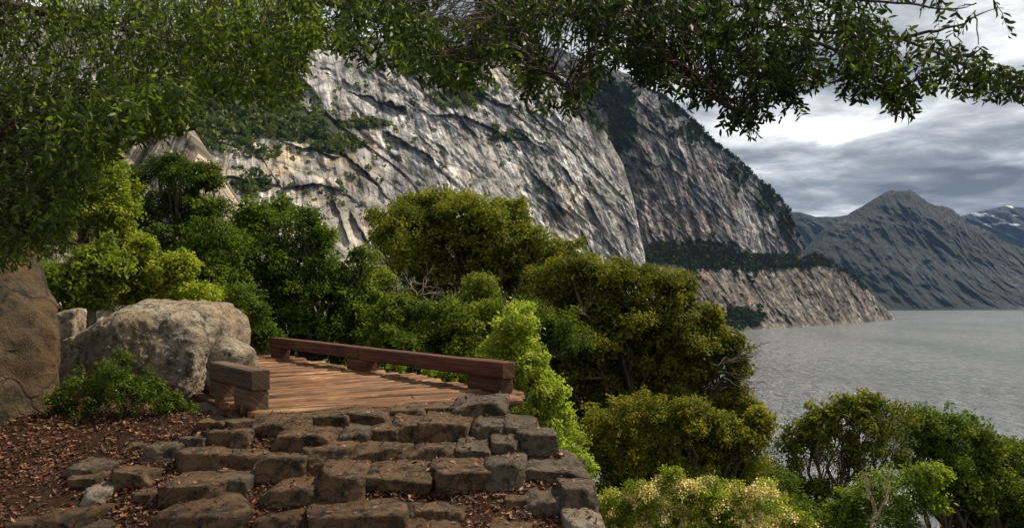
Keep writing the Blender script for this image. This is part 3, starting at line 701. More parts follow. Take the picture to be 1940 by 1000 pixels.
ST = [
 # top course
 (467, 587, 779, 794, 824, 0, 'long low stone at the left end of the course touching the deck'),
 (583, 662, 770, 788, 810, 0, 'warm-lit stone second from the left in the course touching the deck'),
 (650, 735, 763, 782, 801, 0, 'third stone from the left in the course touching the deck'),
 (724, 803, 759, 775, 795, 0, 'fourth stone from the left in the course touching the deck'),
 (797, 880, 758, 770, 787, 0, 'dark thin stone left of the pale end block under the deck edge'),
 (862, 957, 748, 762, 793, 1, 'pale flat-topped block at the right end of the course under the deck'),
 # second course
 (506, 640, 801, 822, 856, 0, 'long rounded stone at the left end of the second course down from the deck'),
 (643, 703, 802, 812, 838, 1, 'small square stone beside the long rounded one in the second course'),
 (700, 770, 792, 806, 830, 0, 'third stone from the left in the second course down from the deck'),
 (742, 806, 788, 799, 827, 0, 'fourth stone from the left in the second course, tucked behind its neighbour'),
 (799, 893, 782, 799, 828, 0, 'broad dark stone below the dark thin one, fifth in the second course'),
 (893, 964, 790, 801, 828, 1, 'stone below the pale end block, second from right in the second course'),
 (958, 1021, 790, 798, 824, 1, 'rounded slab with a leafy pocket, rightmost in the second course'),
 # third course
 (563, 656, 835, 856, 898, 0, 'tall rounded stone at the left end of the third course'),
 (656, 768, 831, 847, 870, 0, 'long flat stone second from the left in the third course'),
 (775, 873, 825, 849, 870, 0, 'creased stone in the middle of the third course'),
 (868, 930, 819, 836, 866, 1, 'paler squarish stone right of the creased one in the third course'),
 (926, 990, 821, 830, 858, 1, 'low upright-edged stone second from the right in the third course'),
 (984, 1056, 813, 823, 858, 1, 'angular grey stone at the right end of the third course'),
 # fourth course
 (476, 568, 854, 868, 909, 0, 'dark slanting stone at the left end of the fourth course'),
 (600, 687, 876, 893, 945, 0, 'tall cracked block second from the left in the fourth course'),
 (680, 816, 867, 892, 929, 0, 'wide stone with a bright top edge in the middle of the fourth course'),
 (818, 932, 863, 889, 929, 0, 'wide dark block right of the middle in the fourth course'),
 (918, 994, 861, 880, 927, 1, 'upright narrow stone second from the right in the fourth course'),
 (985, 1112, 856, 884, 914, 1, 'long pale sloping slab at the right end of the fourth course'),
 # fifth course
 (310, 420, 897, 915, 950, 0, 'flat-topped stone at the left end of the fifth course'),
 (418, 478, 898, 906, 930, 1, 'small grey stone second from the left in the fifth course'),
 (500, 603, 909, 924, 954, 0, 'dark block third from the left in the fifth course'),
 (758, 897, 934, 963, 980, 0, 'thin flat slab among dead leaves in the middle of the fifth course'),
 (993, 1090, 917, 942, 970, 1, 'brown block surrounded by dead leaves, second from right in the fifth course'),
 (1062, 1131, 913, 927, 978, 1, 'grey stone dropping over the right edge of the steps'),
 # sixth course
 (297, 453, 939, 962, 1003, 0, 'large block at the bottom left of the steps'),
 (458, 562, 970, 986, 1014, 0, 'low stone half buried in leaves at the bottom of the steps'),
 (565, 761, 944, 970, 1006, 0, 'longest flat slab at the bottom middle of the steps'),
 (1074, 1146, 972, 990, 1040, 2, 'pale pinkish stone in the bottom right corner of the steps'),
 (752, 866, 988, 1002, 1030, 0, 'leaf-covered stone at the very bottom, below the thin flat slab'),
 (930, 1010, 990, 1006, 1035, 0, 'buried stone at the very bottom right among dead leaves'),
 (957, 1000, 938, 946, 960, 0, 'small stone against the left side of the leaf-ringed brown block'),
]
for q in ST: stone(*q[:5], q[6], q[5])
LS = [
 (375, 432, 786, 796, 814, 0, 'small rounded rock against the sill below the short left rail'),
 (386, 469, 805, 818, 846, 0, 'rounded rock under the left end of the top course'),
 (337, 385, 822, 831, 850, 1, 'small two-lobed rock at the right of the dark shrub'),
 (273, 343, 835, 848, 871, 1, 'pale lumpy rock in front of the dark shrub'),
 (340, 498, 836, 858, 888, 0, 'long mossy slab sloping down left of the second course'),
 (123, 200, 869, 881, 900, 1, 'low tan rock left of the path, behind a darker one'),
 (126, 190, 893, 900, 916, 0, 'small dark flat rock left of the path in front of the tan one'),
 (210, 291, 877, 893, 916, 0, 'angular rock with a lit right edge, left of the path'),
 (153, 197, 921, 930, 950, 2, 'small whitish rock lying alone on the brown leaves'),
 (248, 286, 927, 934, 946, 0, 'very small dark rock right of the whitish one'),
 (62, 172, 961, 975, 1003, 0, 'half-buried rock near the bottom left corner'),
 (233, 272, 837, 843, 853, 0, 'tiny rock at the foot of the dark shrub'),
 (150, 205, 990, 998, 1012, 1, 'grey rock at the bottom edge beside the half-buried one'),
 (10, 60, 985, 992, 1010, 0, 'low rock nearest to the bottom left corner'),
 (415, 470, 880, 888, 900, 0, 'small stone in dead leaves left of the dark slanting stone'),
]
for q in LS: stone(*q[:5], q[6], q[5], name='rock', cat='rock', group='loose rocks left of the steps')

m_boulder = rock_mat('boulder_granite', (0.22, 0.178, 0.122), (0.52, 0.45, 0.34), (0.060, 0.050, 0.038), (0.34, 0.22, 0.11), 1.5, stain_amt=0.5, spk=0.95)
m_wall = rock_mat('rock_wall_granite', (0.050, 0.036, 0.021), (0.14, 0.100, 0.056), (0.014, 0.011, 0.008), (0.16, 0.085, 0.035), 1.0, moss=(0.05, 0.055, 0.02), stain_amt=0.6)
# the big pale boulder beside the deck
v, f = rock_shape((1.70, 1.6, 1.46),
    [(1, -0.12, -0.06, 0.90), (1, -0.25, 0.85, 1.10), (0.05, -0.12, 1, 0.93), (0.38, -1, 0.18, 0.88), (-0.62, -1, 0.22, 0.84), (-1, 0, 0.2, 0.88), (-0.62, -0.25, 1, 0.86), (0, 0, -1, 1.0), (0, 1, 0.2, 0.95),
     (0.25, -0.85, 0.95, 1.08), (0.8, -0.8, -0.4, 1.05)], 5, 6, 70, 0.028, 2.6, 0.10, facets=22)
me = mesh('boulder', v, f, 3, m_boulder, True)
o = tag(link('boulder', me, loc=(-3.90, 7.85, -0.77)), 'huge pale granite boulder beside the left side of the deck', 'boulder'); stone_objs.append(o)
v, f = rock_shape((0.36, 0.34, 0.40), block_planes(np.random.default_rng(4), 0.2, 5), 44, 5, 12, 0.12)
stone_objs.append(tag(link('rock', mesh('rock', v, f, 3, m_boulder, True), loc=(-2.80, 7.35, -0.66)), 'mottled wedge of rock leaning on the right foot of the huge boulder', 'rock'))
# rock wall at the left edge of the picture
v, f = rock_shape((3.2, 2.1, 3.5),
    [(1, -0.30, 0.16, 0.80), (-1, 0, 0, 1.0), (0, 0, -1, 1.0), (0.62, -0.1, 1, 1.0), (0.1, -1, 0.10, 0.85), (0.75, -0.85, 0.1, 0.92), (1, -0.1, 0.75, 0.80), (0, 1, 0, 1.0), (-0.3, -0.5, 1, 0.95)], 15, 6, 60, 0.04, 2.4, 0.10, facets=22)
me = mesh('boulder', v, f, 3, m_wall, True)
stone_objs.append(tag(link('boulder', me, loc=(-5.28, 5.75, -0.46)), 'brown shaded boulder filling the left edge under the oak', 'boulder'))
v, f = rock_shape((0.4, 0.4, 0.34), block_planes(np.random.default_rng(5), 0.2, 5), 45, 5, 12, 0.12)
stone_objs.append(tag(link('rock', mesh('rock', v, f, 3, m_boulder, True), loc=(-4.93, 8.1, -0.36)), 'small pale rock wedged between the two boulders', 'rock'))
for i, (px_, Y_, s_, lb) in enumerate([(482, 12.2, 0.42, 'pale rock at the far left corner of the deck'), (466, 12.6, 0.3, 'smaller pale rock behind the far left corner of the deck')]):
    v, f = rock_shape((s_ * 1.7, s_, s_ * 0.8), block_planes(np.random.default_rng(50 + i), 0.2, 5), 60 + i, 4, 12, 0.12)
    c = P(px_, 667, Y_)
    stone_objs.append(tag(link('rock', mesh('rock', v, f, 3, stone_mats[2], True), loc=c), lb, 'rock'))

# ------------------------------------------------------------------ footbridge
dv = np.array([-0.633, 0.774]); pv = np.array([0.774, 0.633])
ZD = -0.88
bridge = empty('footbridge', (-1.0, 6.2, ZD))
tag(bridge, 'low brown timber footbridge with heavy kerb rails beside the boulder', 'footbridge')
BR = np.array([-1.0, 6.2, ZD])
m_deck = wood_mat('deck_wood', (0.048, 0.019, 0.007), (0.20, 0.092, 0.040), (0.54, 0.36, 0.19))
m_beam = wood_mat('beam_wood', (0.05, 0.018, 0.010), (0.115, 0.045, 0.024), (0.20, 0.095, 0.055))
m_beamg = wood_mat('weathered_beam_wood', (0.06, 0.032, 0.018), (0.13, 0.075, 0.042), (0.21, 0.14, 0.09))
def timber(a, b, width, height, seed, nseg=40, rough=0.006, wend=None, piece=0.5, jag=0.0, bev=0.012):
    """a,b: 3D centre-line ends. returns verts, faces(quads), grain, piece"""
    r = np.random.default_rng(seed)
    a = np.array(a, float); b = np.array(b, float); L = np.linalg.norm(b - a); t = (b - a) / L
    side = np.cross(t, [0, 0, 1]); side /= np.linalg.norm(side); up = np.cross(side, t)
    bv = min(bev, width * 0.3, height * 0.3)
    hw, hh = width / 2, height / 2
    k = 3; prof = []
    def edge(p, q, m):
        for i in range(m): prof.append(p + (q - p) * i / m)
    c = [np.array(x, float) for x in [(-hw + bv, hh), (hw - bv, hh), (hw, hh - bv), (hw, -hh + bv), (hw - bv, -hh), (-hw + bv, -hh), (-hw, -hh + bv), (-hw, hh - bv)]]
    for i in range(8): edge(c[i], c[(i + 1) % 8], 6 if i % 2 == 0 else 1)
    prof = np.array(prof); m = len(prof)
    s = np.concatenate([[0.0, 0.0], np.linspace(0, 1, nseg), [1.0, 1.0]]) * L
    sc_ = np.ones(len(s)); sc_[0] = 0.0; sc_[-1] = 0.0; sc_[1] = 1 - bv / hw * 0.6; sc_[-2] = sc_[1]
    if wend: 
        tp_ = 1 + (wend / width - 1) * s / L
    else: tp_ = np.ones(len(s))
    V = a + t * s[:, None, None] + (prof[None, :, 0:1] * tp_[:, None, None] * side + prof[None, :, 1:2] * up) * sc_[:, None, None]
    q = np.stack([np.broadcast_to(s[:, None] * 1.5, V.shape[:2]), np.broadcast_to(prof[None, :, 0] * 22, V.shape[:2]), np.broadcast_to(prof[None, :, 1] * 22, V.shape[:2])], -1) + seed * 1.37
    d = fbm(q, 4, seed) * rough * 2
    out = (prof / np.linalg.norm(prof, axis=1)[:, None])
    V = V + (out[None, :, 0:1] * side + out[None, :, 1:2] * up) * (d * (sc_[:, None] > 0.5))[..., None]
    if jag: 
        V[-3:, :, :] += t * jag * 0
    V[2:-2] += up * (fbm(np.stack([s[2:-2] * 0.9, s[2:-2] * 0 + seed, s[2:-2] * 0], -1), 2, seed) * rough * 1.5)[:, None, None]
    nS = len(s)
    i = np.arange(nS - 1)[:, None]; j = np.arange(m)[None, :]; j2 = (j + 1) % m
    fc = np.stack([i*m+j, (i+1)*m+j, (i+1)*m+j2, i*m+j2], -1).reshape(-1, 4)
    grain = np.stack([np.broadcast_to(s[:, None], V.shape[:2]), (prof[None, :, 0] + prof[None, :, 1] * 1.3) * sc_[:, None], np.full(V.shape[:2], seed * 0.731)], -1)
    return V.reshape(-1, 3), fc, grain.reshape(-1, 3), np.full(nS * m, piece)
def timber_obj(name, parts, mat, parent, org):
    vs, fs, gs, ps, n = [], [], [], [], 0
    for v, f, g, p in parts:
        vs.append(v); fs.append(f + n); gs.append(g); ps.append(p); n += len(v)
    me = mesh(name, np.concatenate(vs) - org, np.concatenate(fs), 4, mat, False, {'piece': np.concatenate(ps)}, None, {'grain': np.concatenate(gs)})
    return link(name, me, parent)
RC = np.array([-0.087, 6.75])     # near inner corner of the right rail
LC = np.array([-2.03, 5.75])      # near outer corner of the left rail
r = np.random.default_rng(12)
parts = []
npl = 31
for i in range(npl):
    fan = min(i, 7) * 0.094
    wdt = 0.178
    Lp = -0.02 + i * 0.185; Rp = -0.27 + i * 0.185 + fan
    lo = r.uniform(-0.02, 0.04); ro = r.uniform(-0.03, 0.13)
    if i == 0: ro = -0.14
    A = LC + pv * (0.0 - lo + (0.30 if i > 4 else 0)) + dv * (Lp + wdt / 2 + 0.02)
    B = RC + pv * (0.17 + ro) + dv * (Rp + wdt / 2 - LC[0] * 0)
    # right end measured on the right rail's own line
    zo = r.normal() * 0.009
    wr = wdt + (0.085 if i < 7 else 0.0)
    wloc = wdt
    parts.append(timber((A[0], A[1], ZD - 0.035 + zo), (B[0], B[1], ZD - 0.035 + zo + r.normal() * 0.004), wdt * r.uniform(0.84, 0.95), 0.075, 300 + i, 44, 0.011, wend=wr * r.uniform(0.84, 0.95), piece=np.clip(r.random(), 0, 1), bev=0.016))
timber_obj('deck', parts, m_deck, bridge, BR)
def rail(corner, l0, l1, sgn, z0, z1, seed, name, mat, w_=0.15):
    a = corner + pv * sgn * w_ / 2 + dv * l0; b = corner + pv * sgn * w_ / 2 + dv * l1
    zc = (z0 + z1) / 2
    return timber_obj(name, [timber((a[0], a[1], zc), (b[0], b[1], zc), w_, z1 - z0, seed, max(12, int((l1 - l0) * 30)), 0.003, piece=0.35 + 0.3 * ((seed * 37) % 10) / 10, bev=0.012)], mat, bridge, BR)
rail(RC, 0.0, 2.775, 1, -0.74, -0.59, 1, 'kerb_rail', m_beam)
rail(RC, 2.785, 5.6, 1, -0.737, -0.588, 2, 'kerb_rail', m_beam)
for (a, b, s_) in ((0.03, 0.55, 3), (2.59, 3.10, 4), (5.2, 5.58, 5)): rail(RC + pv * 0.004, a, b, 1, ZD + 0.002, -0.743, s_, 'support_block', m_beam, 0.142)
rail(LC, 0.0, 1.03, 1, -0.723, -0.565, 6, 'kerb_rail', m_beamg)
for (a, b, s_) in ((0.015, 0.40, 7), (0.76, 1.02, 8)): rail(LC + pv * 0.004, a, b, 1, ZD + 0.002, -0.726, s_, 'support_block', m_beamg, 0.142)
# stringers and sill
for off, s_ in ((0.2, 9), (1.2, 10), (2.1, 11)):
    a = LC + pv * off + dv * 0.25; b = LC + pv * off + dv * 6.0
    timber_obj('stringer', [timber((a[0], a[1], ZD - 0.19), (b[0], b[1], ZD - 0.19), 0.14, 0.22, s_, 30, 0.004)], m_beam, bridge, BR)
a = LC - pv * 0.10 + dv * -0.16; b = LC - pv * 0.12 + dv * 1.05
timber_obj('sill_beam', [timber((a[0], a[1], ZD - 0.095), (b[0], b[1], ZD - 0.095), 0.20, 0.10, 12, 24, 0.006, piece=0.2)], m_beamg, bridge, BR)

# ------------------------------------------------------------------ leaves and trees
def leaf_quads(c, L, W, d, nrm, r, fold=0.0):
    """kite-shaped leaves. c (n,3) base, d direction, nrm normal"""
    side = np.cross(d, nrm); side /= np.linalg.norm(side, axis=1)[:, None] + 1e-9
    L = L[:, None]; W = W[:, None]
    p0 = c; p1 = c + d * L * 0.45 + side * W * 0.5; p2 = c + d * L; p3 = c + d * L * 0.45 - side * W * 0.5
    v = np.stack([p0, p1, p2, p3], 1).reshape(-1, 3)
    return v, np.arange(len(v)).reshape(-1, 4)
def unit(a): return a / (np.linalg.norm(a, axis=-1)[..., None] + 1e-9)

def crown_leaves(lobes, leaf, density, r, clump=0.5, aspect=0.55, tint0=0.45, tvar=0.25, gap=0.0, updir=0.4):
    """lobes: list of (centre(3), radii(3)). sprigs of leaves through the outer part of every lobe"""
    cs, ns, sz = [], [], []
    tufts = []
    for c, rad in lobes:
        kt = 17
        dd = unit(r.normal(size=(kt, 3)) + np.array([0, 0, 0.25]))
        for q in dd:
            s_ = r.uniform(0.22, 0.44)
            tufts.append((c + q * rad * r.uniform(0.55, 1.05), rad * s_ * np.array([1.25, 1.25, 0.58]), 0.42, r.normal() * 0.8))
        for q in unit(r.normal(size=(5, 3)) + np.array([0, 0, 0.4])):
            tufts.append((c + q * rad * r.uniform(1.0, 1.3), rad * r.uniform(0.12, 0.22), 0.5, 0.6))
        tufts.append((c, rad * 0.70, 0.4, -1.0))  # tint bias paints inner shade into the core, sunlight onto the outer sprigs
    for c, rad, dm, tb in tufts:
        A = 4 * math.pi * ((rad[0] * rad[1]) ** 1.6 / 3 + (rad[0] * rad[2]) ** 1.6 / 3 + (rad[1] * rad[2]) ** 1.6 / 3) ** (1 / 1.6)
        nleaf = int(density * dm * A / (leaf * leaf * aspect * 0.5)); nl = 11
        ns_ = max(6, nleaf // nl)
        d = unit(r.normal(size=(ns_, 3)) + np.array([0, 0, 0.6]))
        lump = 1 + 0.30 * fbm(d * 2.6 + c, 3, int(abs(c[0]) * 13) % 97)
        rr_ = (0.42 + 0.58 * r.random(ns_) ** 0.45) * lump
        p = c + d * rr_[:, None] * rad
        keep = vnoise(p / (leaf * 4.5), 5) > (-0.45 + gap)
        p, d = p[keep], d[keep]
        m = len(p)
        off = unit(r.normal(size=(m, nl, 3))) * (leaf * 1.5 * r.random((m, nl, 1)) ** 0.6)
        off += d[:, None] * leaf * 1.2 * (r.random((m, nl, 1)))
        cs.append((p[:, None] + off).reshape(-1, 3)); ns.append(np.repeat(d, nl, 0))
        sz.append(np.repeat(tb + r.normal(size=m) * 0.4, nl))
    c = np.concatenate(cs); nd = np.concatenate(ns); sv = np.concatenate(sz); n = len(c)
    nrm = unit(nd * 0.7 + np.array([0, 0, updir]) + r.normal(size=(n, 3)) * 0.55)
    d = unit(np.cross(nrm, r.normal(size=(n, 3))))
    L = leaf * (0.7 + 0.6 * r.random(n)) * (1 + 0.35 * vnoise(c / (leaf * 9), 21))
    v, f = leaf_quads(c, L, L * aspect, d, nrm, r)
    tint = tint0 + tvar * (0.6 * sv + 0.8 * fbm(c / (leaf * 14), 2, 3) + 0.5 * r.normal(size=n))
    return v, f, np.repeat(np.clip(tint, 0, 1), 4)

M = {
 'oak':    leaf_mat('oak_leaves', (0.028, 0.044, 0.006), (0.118, 0.135, 0.011), (0.31, 0.275, 0.022), gloss=0.02, rough=0.65),
 'gold':   leaf_mat('golden_oak_leaves', (0.032, 0.042, 0.006), (0.118, 0.124, 0.010), (0.29, 0.245, 0.022), gloss=0.02, rough=0.65),
 'oakd':   leaf_mat('dark_oak_leaves', (0.024, 0.042, 0.006), (0.095, 0.128, 0.010), (0.25, 0.26, 0.022), gloss=0.02, rough=0.65),
 'olive':  leaf_mat('olive_leaves', (0.055, 0.048, 0.006), (0.150, 0.128, 0.011), (0.30, 0.245, 0.020), gloss=0.02, rough=0.65),
 'bright': leaf_mat('bright_leaves', (0.085, 0.115, 0.012), (0.21, 0.26, 0.026), (0.38, 0.43, 0.07), trans=0.36, gloss=0.02, rough=0.65),
 'fresh':  leaf_mat('fresh_leaves', (0.028, 0.048, 0.006), (0.115, 0.158, 0.012), (0.31, 0.34, 0.030), trans=0.27, gloss=0.02, rough=0.65),
 'shade':  leaf_mat('shrub_leaves', (0.010, 0.022, 0.005), (0.028, 0.060, 0.009), (0.07, 0.13, 0.018), gloss=0.02, rough=0.65),
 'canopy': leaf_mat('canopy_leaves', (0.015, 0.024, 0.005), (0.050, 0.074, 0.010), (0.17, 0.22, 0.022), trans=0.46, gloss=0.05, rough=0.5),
 'under':  leaf_mat('undergrowth_leaves', (0.010, 0.018, 0.006), (0.026, 0.040, 0.010), (0.060, 0.070, 0.018)),
}
m_bark = bark_mat('oak_bark', (0.028, 0.021, 0.014), (0.085, 0.066, 0.046))
m_barkp = bark_mat('pale_bark', (0.16, 0.13, 0.10), (0.34, 0.29, 0.23))
m_barkt = bark_mat('tan_bark', (0.20, 0.15, 0.09), (0.36, 0.28, 0.17))

def tree(name, label, cat, lobes_px, Y, mat, leaf_px=8.0, density=2.3, group=None, base=None, squash=0.85, depth=1.15, trunk_r=None, limbs=True, tint0=0.45, tvar=0.25, gap=0.0, aspect=0.55, seed=1, bark=None, foliage='crown', dy=0.8):
    """lobes_px: (px, py, r_px[, dy metres]); Y: distance of the tree"""
    r = np.random.default_rng(seed)
    mt = Y / F
    lobes = []
    for q in lobes_px:
        rad = q[2] * mt
        yo = q[3] if len(q) > 3 else r.uniform(-dy, dy) * rad
        c = P(q[0], q[1], Y + yo)
        lobes.append((c, np.array([rad, rad * depth, rad * squash])))
    cc = np.array([l[0] for l in lobes])
    if base is None:
        bx, by = cc[:, 0].mean(), cc[:, 1].mean()
        bz = float(ground_z(np.array([bx]), np.array([by]))[0]) - 0.15
        base = np.array([bx, by, min(bz, cc[:, 2].min() - 0.3)])
    base = np.array(base, float)
    H = cc[:, 2].max() - base[2]
    root = empty(name, base); tag(root, label, cat, group)
    T = Tubes()
    tr = trunk_r or 0.035 * H
    if limbs:
        top = np.array([cc[:, 0].mean(), cc[:, 1].mean(), base[2] + H * 0.55])
        tp = curve_pts(base, top, 7, 0, 0.03, r)
        T.add(tp - base, np.linspace(tr, tr * 0.6, 7), 9)
        for c, rad in lobes:
            k = r.integers(3, 7)
            st_ = tp[min(k, 6)]
            if c[2] < st_[2] + 0.1: st_ = tp[2]
            pts = curve_pts(st_, c, 7, 0.05, 0.045, r)
            T.add(pts - base, np.linspace(tr * 0.42, tr * 0.10, 7), 6)
            for _ in range(7):
                e = c + unit(r.normal(size=3)) * rad * 0.92
                T.add(curve_pts(pts[r.integers(3, 7)], e, 5, 0.02, 0.07, r) - base, np.linspace(tr * 0.13, tr * 0.025, 5), 4)
        link('trunk', T.mesh('trunk', bark or m_bark), root)
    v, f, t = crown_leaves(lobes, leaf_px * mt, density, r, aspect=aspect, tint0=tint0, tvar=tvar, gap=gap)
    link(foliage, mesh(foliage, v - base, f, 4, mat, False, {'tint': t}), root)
    return root, lobes

G_OAK = 'oaks on the slope below the path'
tree('oak_tree', 'broad rounded oak standing highest against the grey cliff', 'tree',
     [(745, 430, 48), (790, 405, 44), (835, 400, 42), (880, 415, 48), (922, 420, 40), (965, 425, 44), (1000, 450, 36), (770, 475, 60), (840, 470, 62), (905, 480, 60), (965, 490, 58), (1025, 495, 50), (1072, 500, 38), (1110, 515, 32), (1150, 525, 30),
      (730, 470, 36), (800, 530, 55), (870, 540, 60), (940, 550, 58), (1010, 550, 50), (1075, 560, 45), (1140, 560, 35)], 24, M['oak'], 6.6, 1.98, G_OAK, seed=11, tint0=0.5)
tree('oak_tree', 'leafy oak between the boulder and the broad rounded oak', 'tree',
     [(470, 425, 42), (520, 415, 42), (565, 430, 42), (600, 460, 36), (450, 470, 45), (505, 485, 60), (565, 500, 55), (615, 520, 48), (470, 545, 55), (540, 565, 60), (610, 580, 55), (660, 545, 38), (690, 500, 26), (672, 575, 40), (500, 610, 50), (570, 630, 50), (640, 640, 52), (700, 610, 40), (480, 640, 40), (690, 655, 40)],
     15, M['fresh'], 6.6, 1.8, G_OAK, seed=12, tint0=0.28, gap=0.05)
tree('oak_tree', 'low oak right behind the middle of the long rail', 'tree',
     [(740, 600, 42), (790, 610, 45), (850, 600, 45), (900, 625, 48), (760, 660, 48), (830, 665, 50), (950, 600, 40), (900, 680, 48), (720, 660, 36)], 13, M['oakd'], 6.6, 1.8, G_OAK, seed=13, tint0=0.45)
tree('oak_tree', 'large dark oak right of the bright sapling reaching toward the lake', 'tree',
     [(1030, 545, 48), (1085, 530, 45), (1140, 535, 48), (1200, 535, 45), (1250, 545, 38), (1285, 545, 36), (1050, 600, 58), (1120, 600, 60), (1190, 600, 60), (1260, 600, 55), (1315, 600, 38), (1080, 670, 60), (1150, 675, 65), (1225, 675, 62), (1295, 660, 55), (1345, 640, 34), (1050, 735, 55),
      (1120, 745, 60), (1190, 745, 60), (1260, 735, 55), (1320, 715, 42), (1365, 690, 34), (1385, 655, 26), (1340, 760, 38), (1130, 790, 50), (1210, 790, 50), (1290, 780, 50), (1380, 750, 30), (1400, 700, 20), (1410, 790, 30)], 19, M['gold'], 6.6, 1.98, G_OAK, seed=14, tint0=0.42)
tree('oak_tree', 'yellower oak in front of the large dark oak, above the pale flowers', 'tree',
     [(1150, 800, 42), (1200, 785, 40), (1250, 800, 45), (1310, 800, 42), (1360, 815, 40), (1405, 835, 34), (1130, 850, 40), (1190, 850, 45), (1250, 855, 48), (1320, 855, 45), (1380, 865, 40), (1420, 880, 30), (1160, 890, 35), (1230, 900, 45), (1310, 905, 45), (1380, 915, 38), (1440, 800, 22), (1435, 830, 22)],
     12.5, M['gold'], 6.6, 1.98, G_OAK, seed=15, tint0=0.56)
tree('oak_tree', 'open-branched oak at the bottom right with lake seen through it', 'tree',
     [(1500, 850, 30), (1530, 820, 30), (1560, 795, 28), (1600, 785, 34), (1640, 775, 36), (1480, 890, 30), (1540, 860, 34), (1590, 840, 36), (1640, 830, 40), (1500, 930, 40), (1560, 950, 44), (1620, 890, 36), (1690, 790, 36), (1690, 850, 40)],
     17, M['oak'], 6.6, 1.12, G_OAK, seed=16, tint0=0.34, gap=0.15, trunk_r=0.16)
tree('oak_tree', 'dense oak in the bottom right corner over the water', 'tree',
     [(1730, 800, 38), (1780, 810, 40), (1830, 815, 36), (1740, 860, 45), (1800, 870, 48), (1855, 850, 40), (1875, 870, 40), (1920, 870, 38), (1965, 880, 45), (1800, 930, 46), (1860, 930, 50), (1930, 940, 55), (1990, 950, 60), (1900, 990, 50), (1840, 1000, 40)],
     19, M['oakd'], 6.6, 1.8, G_OAK, seed=17, tint0=0.42)
tree('oak_tree', 'dark twiggy oak with bare upright limbs left of the leafy oak', 'tree',
     [(262, 345, 26), (300, 325, 26), (325, 315, 22), (345, 345, 30), (385, 330, 24), (400, 345, 18), (300, 385, 38), (350, 395, 38), (270, 420, 36), (320, 450, 45), (380, 430, 36), (410, 400, 24)],
     14, M['oakd'], 6, 1.1, G_OAK, seed=18, tint0=0.22, tvar=0.2, gap=0.12, trunk_r=0.15)
tree('oak_tree', 'yellow-green oak behind the drooping branches at the left', 'tree',
     [(130, 330, 55), (180, 310, 42), (215, 330, 36), (150, 400, 60), (205, 410, 45), (100, 450, 55), (225, 460, 45), (60, 400, 60), (235, 380, 26)],
     12, M['fresh'], 6.6, 1.71, G_OAK, seed=19, tint0=0.66)
tree('oak_tree', 'shaded green tree filling the gap left of the leafy oak', 'tree',
     [(400, 450, 38), (430, 480, 40), (370, 500, 42), (320, 520, 42), (420, 540, 45), (350, 560, 40), (270, 500, 36), (440, 600, 40), (400, 400, 22)],
     13, M['fresh'], 6.6, 1.71, G_OAK, seed=20, tint0=0.25)
tree('oak_tree', 'low leafy tree joining the broad oak and the large dark oak', 'tree',
     [(720, 540, 34), (1000, 620, 50), (1060, 640, 50), (960, 650, 45), (900, 560, 40), (1010, 700, 40)],
     17, M['oakd'], 6.6, 1.8, G_OAK, seed=21, tint0=0.5)
tree('oak_tree', 'bare-stemmed oak between the yellower oak and the open-branched one', 'tree',
     [(1150, 940, 42), (1215, 960, 46), (1290, 965, 46), (1360, 960, 45), (1180, 1020, 50), (1260, 1040, 50), (1340, 1040, 50), (1430, 900, 40), (1470, 940, 45), (1400, 960, 45), (1520, 985, 45), (1440, 1000, 50)], 13, M['oakd'], 6.6, 1.35, G_OAK, seed=22, tint0=0.4, gap=0.1)
tree('oak_tree', 'deeply shaded oak behind and between the oaks below the deck', 'tree',
     [(680, 610, 60), (760, 600, 60), (850, 620, 65), (950, 630, 65), (1050, 640, 65), (1150, 640, 60), (1250, 650, 55), (720, 680, 60), (830, 690, 60), (940, 700, 60), (1050, 720, 65), (1150, 740, 65), (1250, 750, 60), (1130, 810, 60), (1220, 820, 60), (1320, 800, 45), (1350, 870, 45)],
     27, M['oakd'], 7, 1.8, G_OAK, seed=23, tint0=0.35)
tree('oak_tree', 'small oak filling the space between the shaded green tree and the leafy oak', 'tree',
     [(410, 520, 45), (450, 500, 42), (400, 590, 45), (450, 560, 45), (360, 600, 40), (300, 590, 40), (420, 640, 40)], 16, M['fresh'], 6.6, 2.0, G_OAK, seed=24, tint0=0.4)
tree('sapling', 'bright green narrow sapling at the right end of the deck', 'tree',
     [(980, 596, 24), (976, 618, 28), (966, 640, 32), (985, 660, 32), (948, 672, 30), (1000, 690, 32), (985, 700, 36), (1005, 740, 34), (1030, 725, 24), (1045, 760, 28), (1010, 775, 34), (1050, 795, 30), (1080, 830, 26), (1060, 850, 28), (1095, 865, 22), (1030, 820, 30), (1105, 885, 16)],
     8.6, M['bright'], 7, 2.6, None, seed=31, tint0=0.62, trunk_r=0.03)
tree('shrub', 'bright low bush showing under the long rail', 'shrub',
     [(850, 712, 18), (880, 722, 20), (820, 705, 14), (905, 735, 16), (760, 690, 14)], 9.4, M['bright'], 6.5, 2.0, None, seed=32, tint0=0.35, trunk_r=0.015)
G_SH = 'sunlit bushes behind the boulders'
tree('shrub', 'sunlit leafy bush directly behind the brown boulder', 'shrub',
     [(130, 540, 38), (165, 510, 34), (200, 485, 32), (110, 575, 34), (175, 560, 38), (215, 530, 34), (95, 520, 26), (60, 570, 34), (50, 620, 34), (90, 620, 30), (20, 590, 34)], 9.5, M['bright'], 8, 2.0, G_SH, seed=33, tint0=0.2, trunk_r=0.03)
tree('shrub', 'green bush with tall tip behind the left half of the pale boulder', 'shrub',
     [(272, 470, 20), (262, 500, 26), (240, 520, 30), (290, 530, 34), (330, 510, 26), (350, 500, 20), (270, 565, 30), (330, 560, 36), (380, 570, 34), (225, 560, 26)], 10, M['fresh'], 6.6, 1.8, G_SH, seed=34, tint0=0.72, trunk_r=0.03)
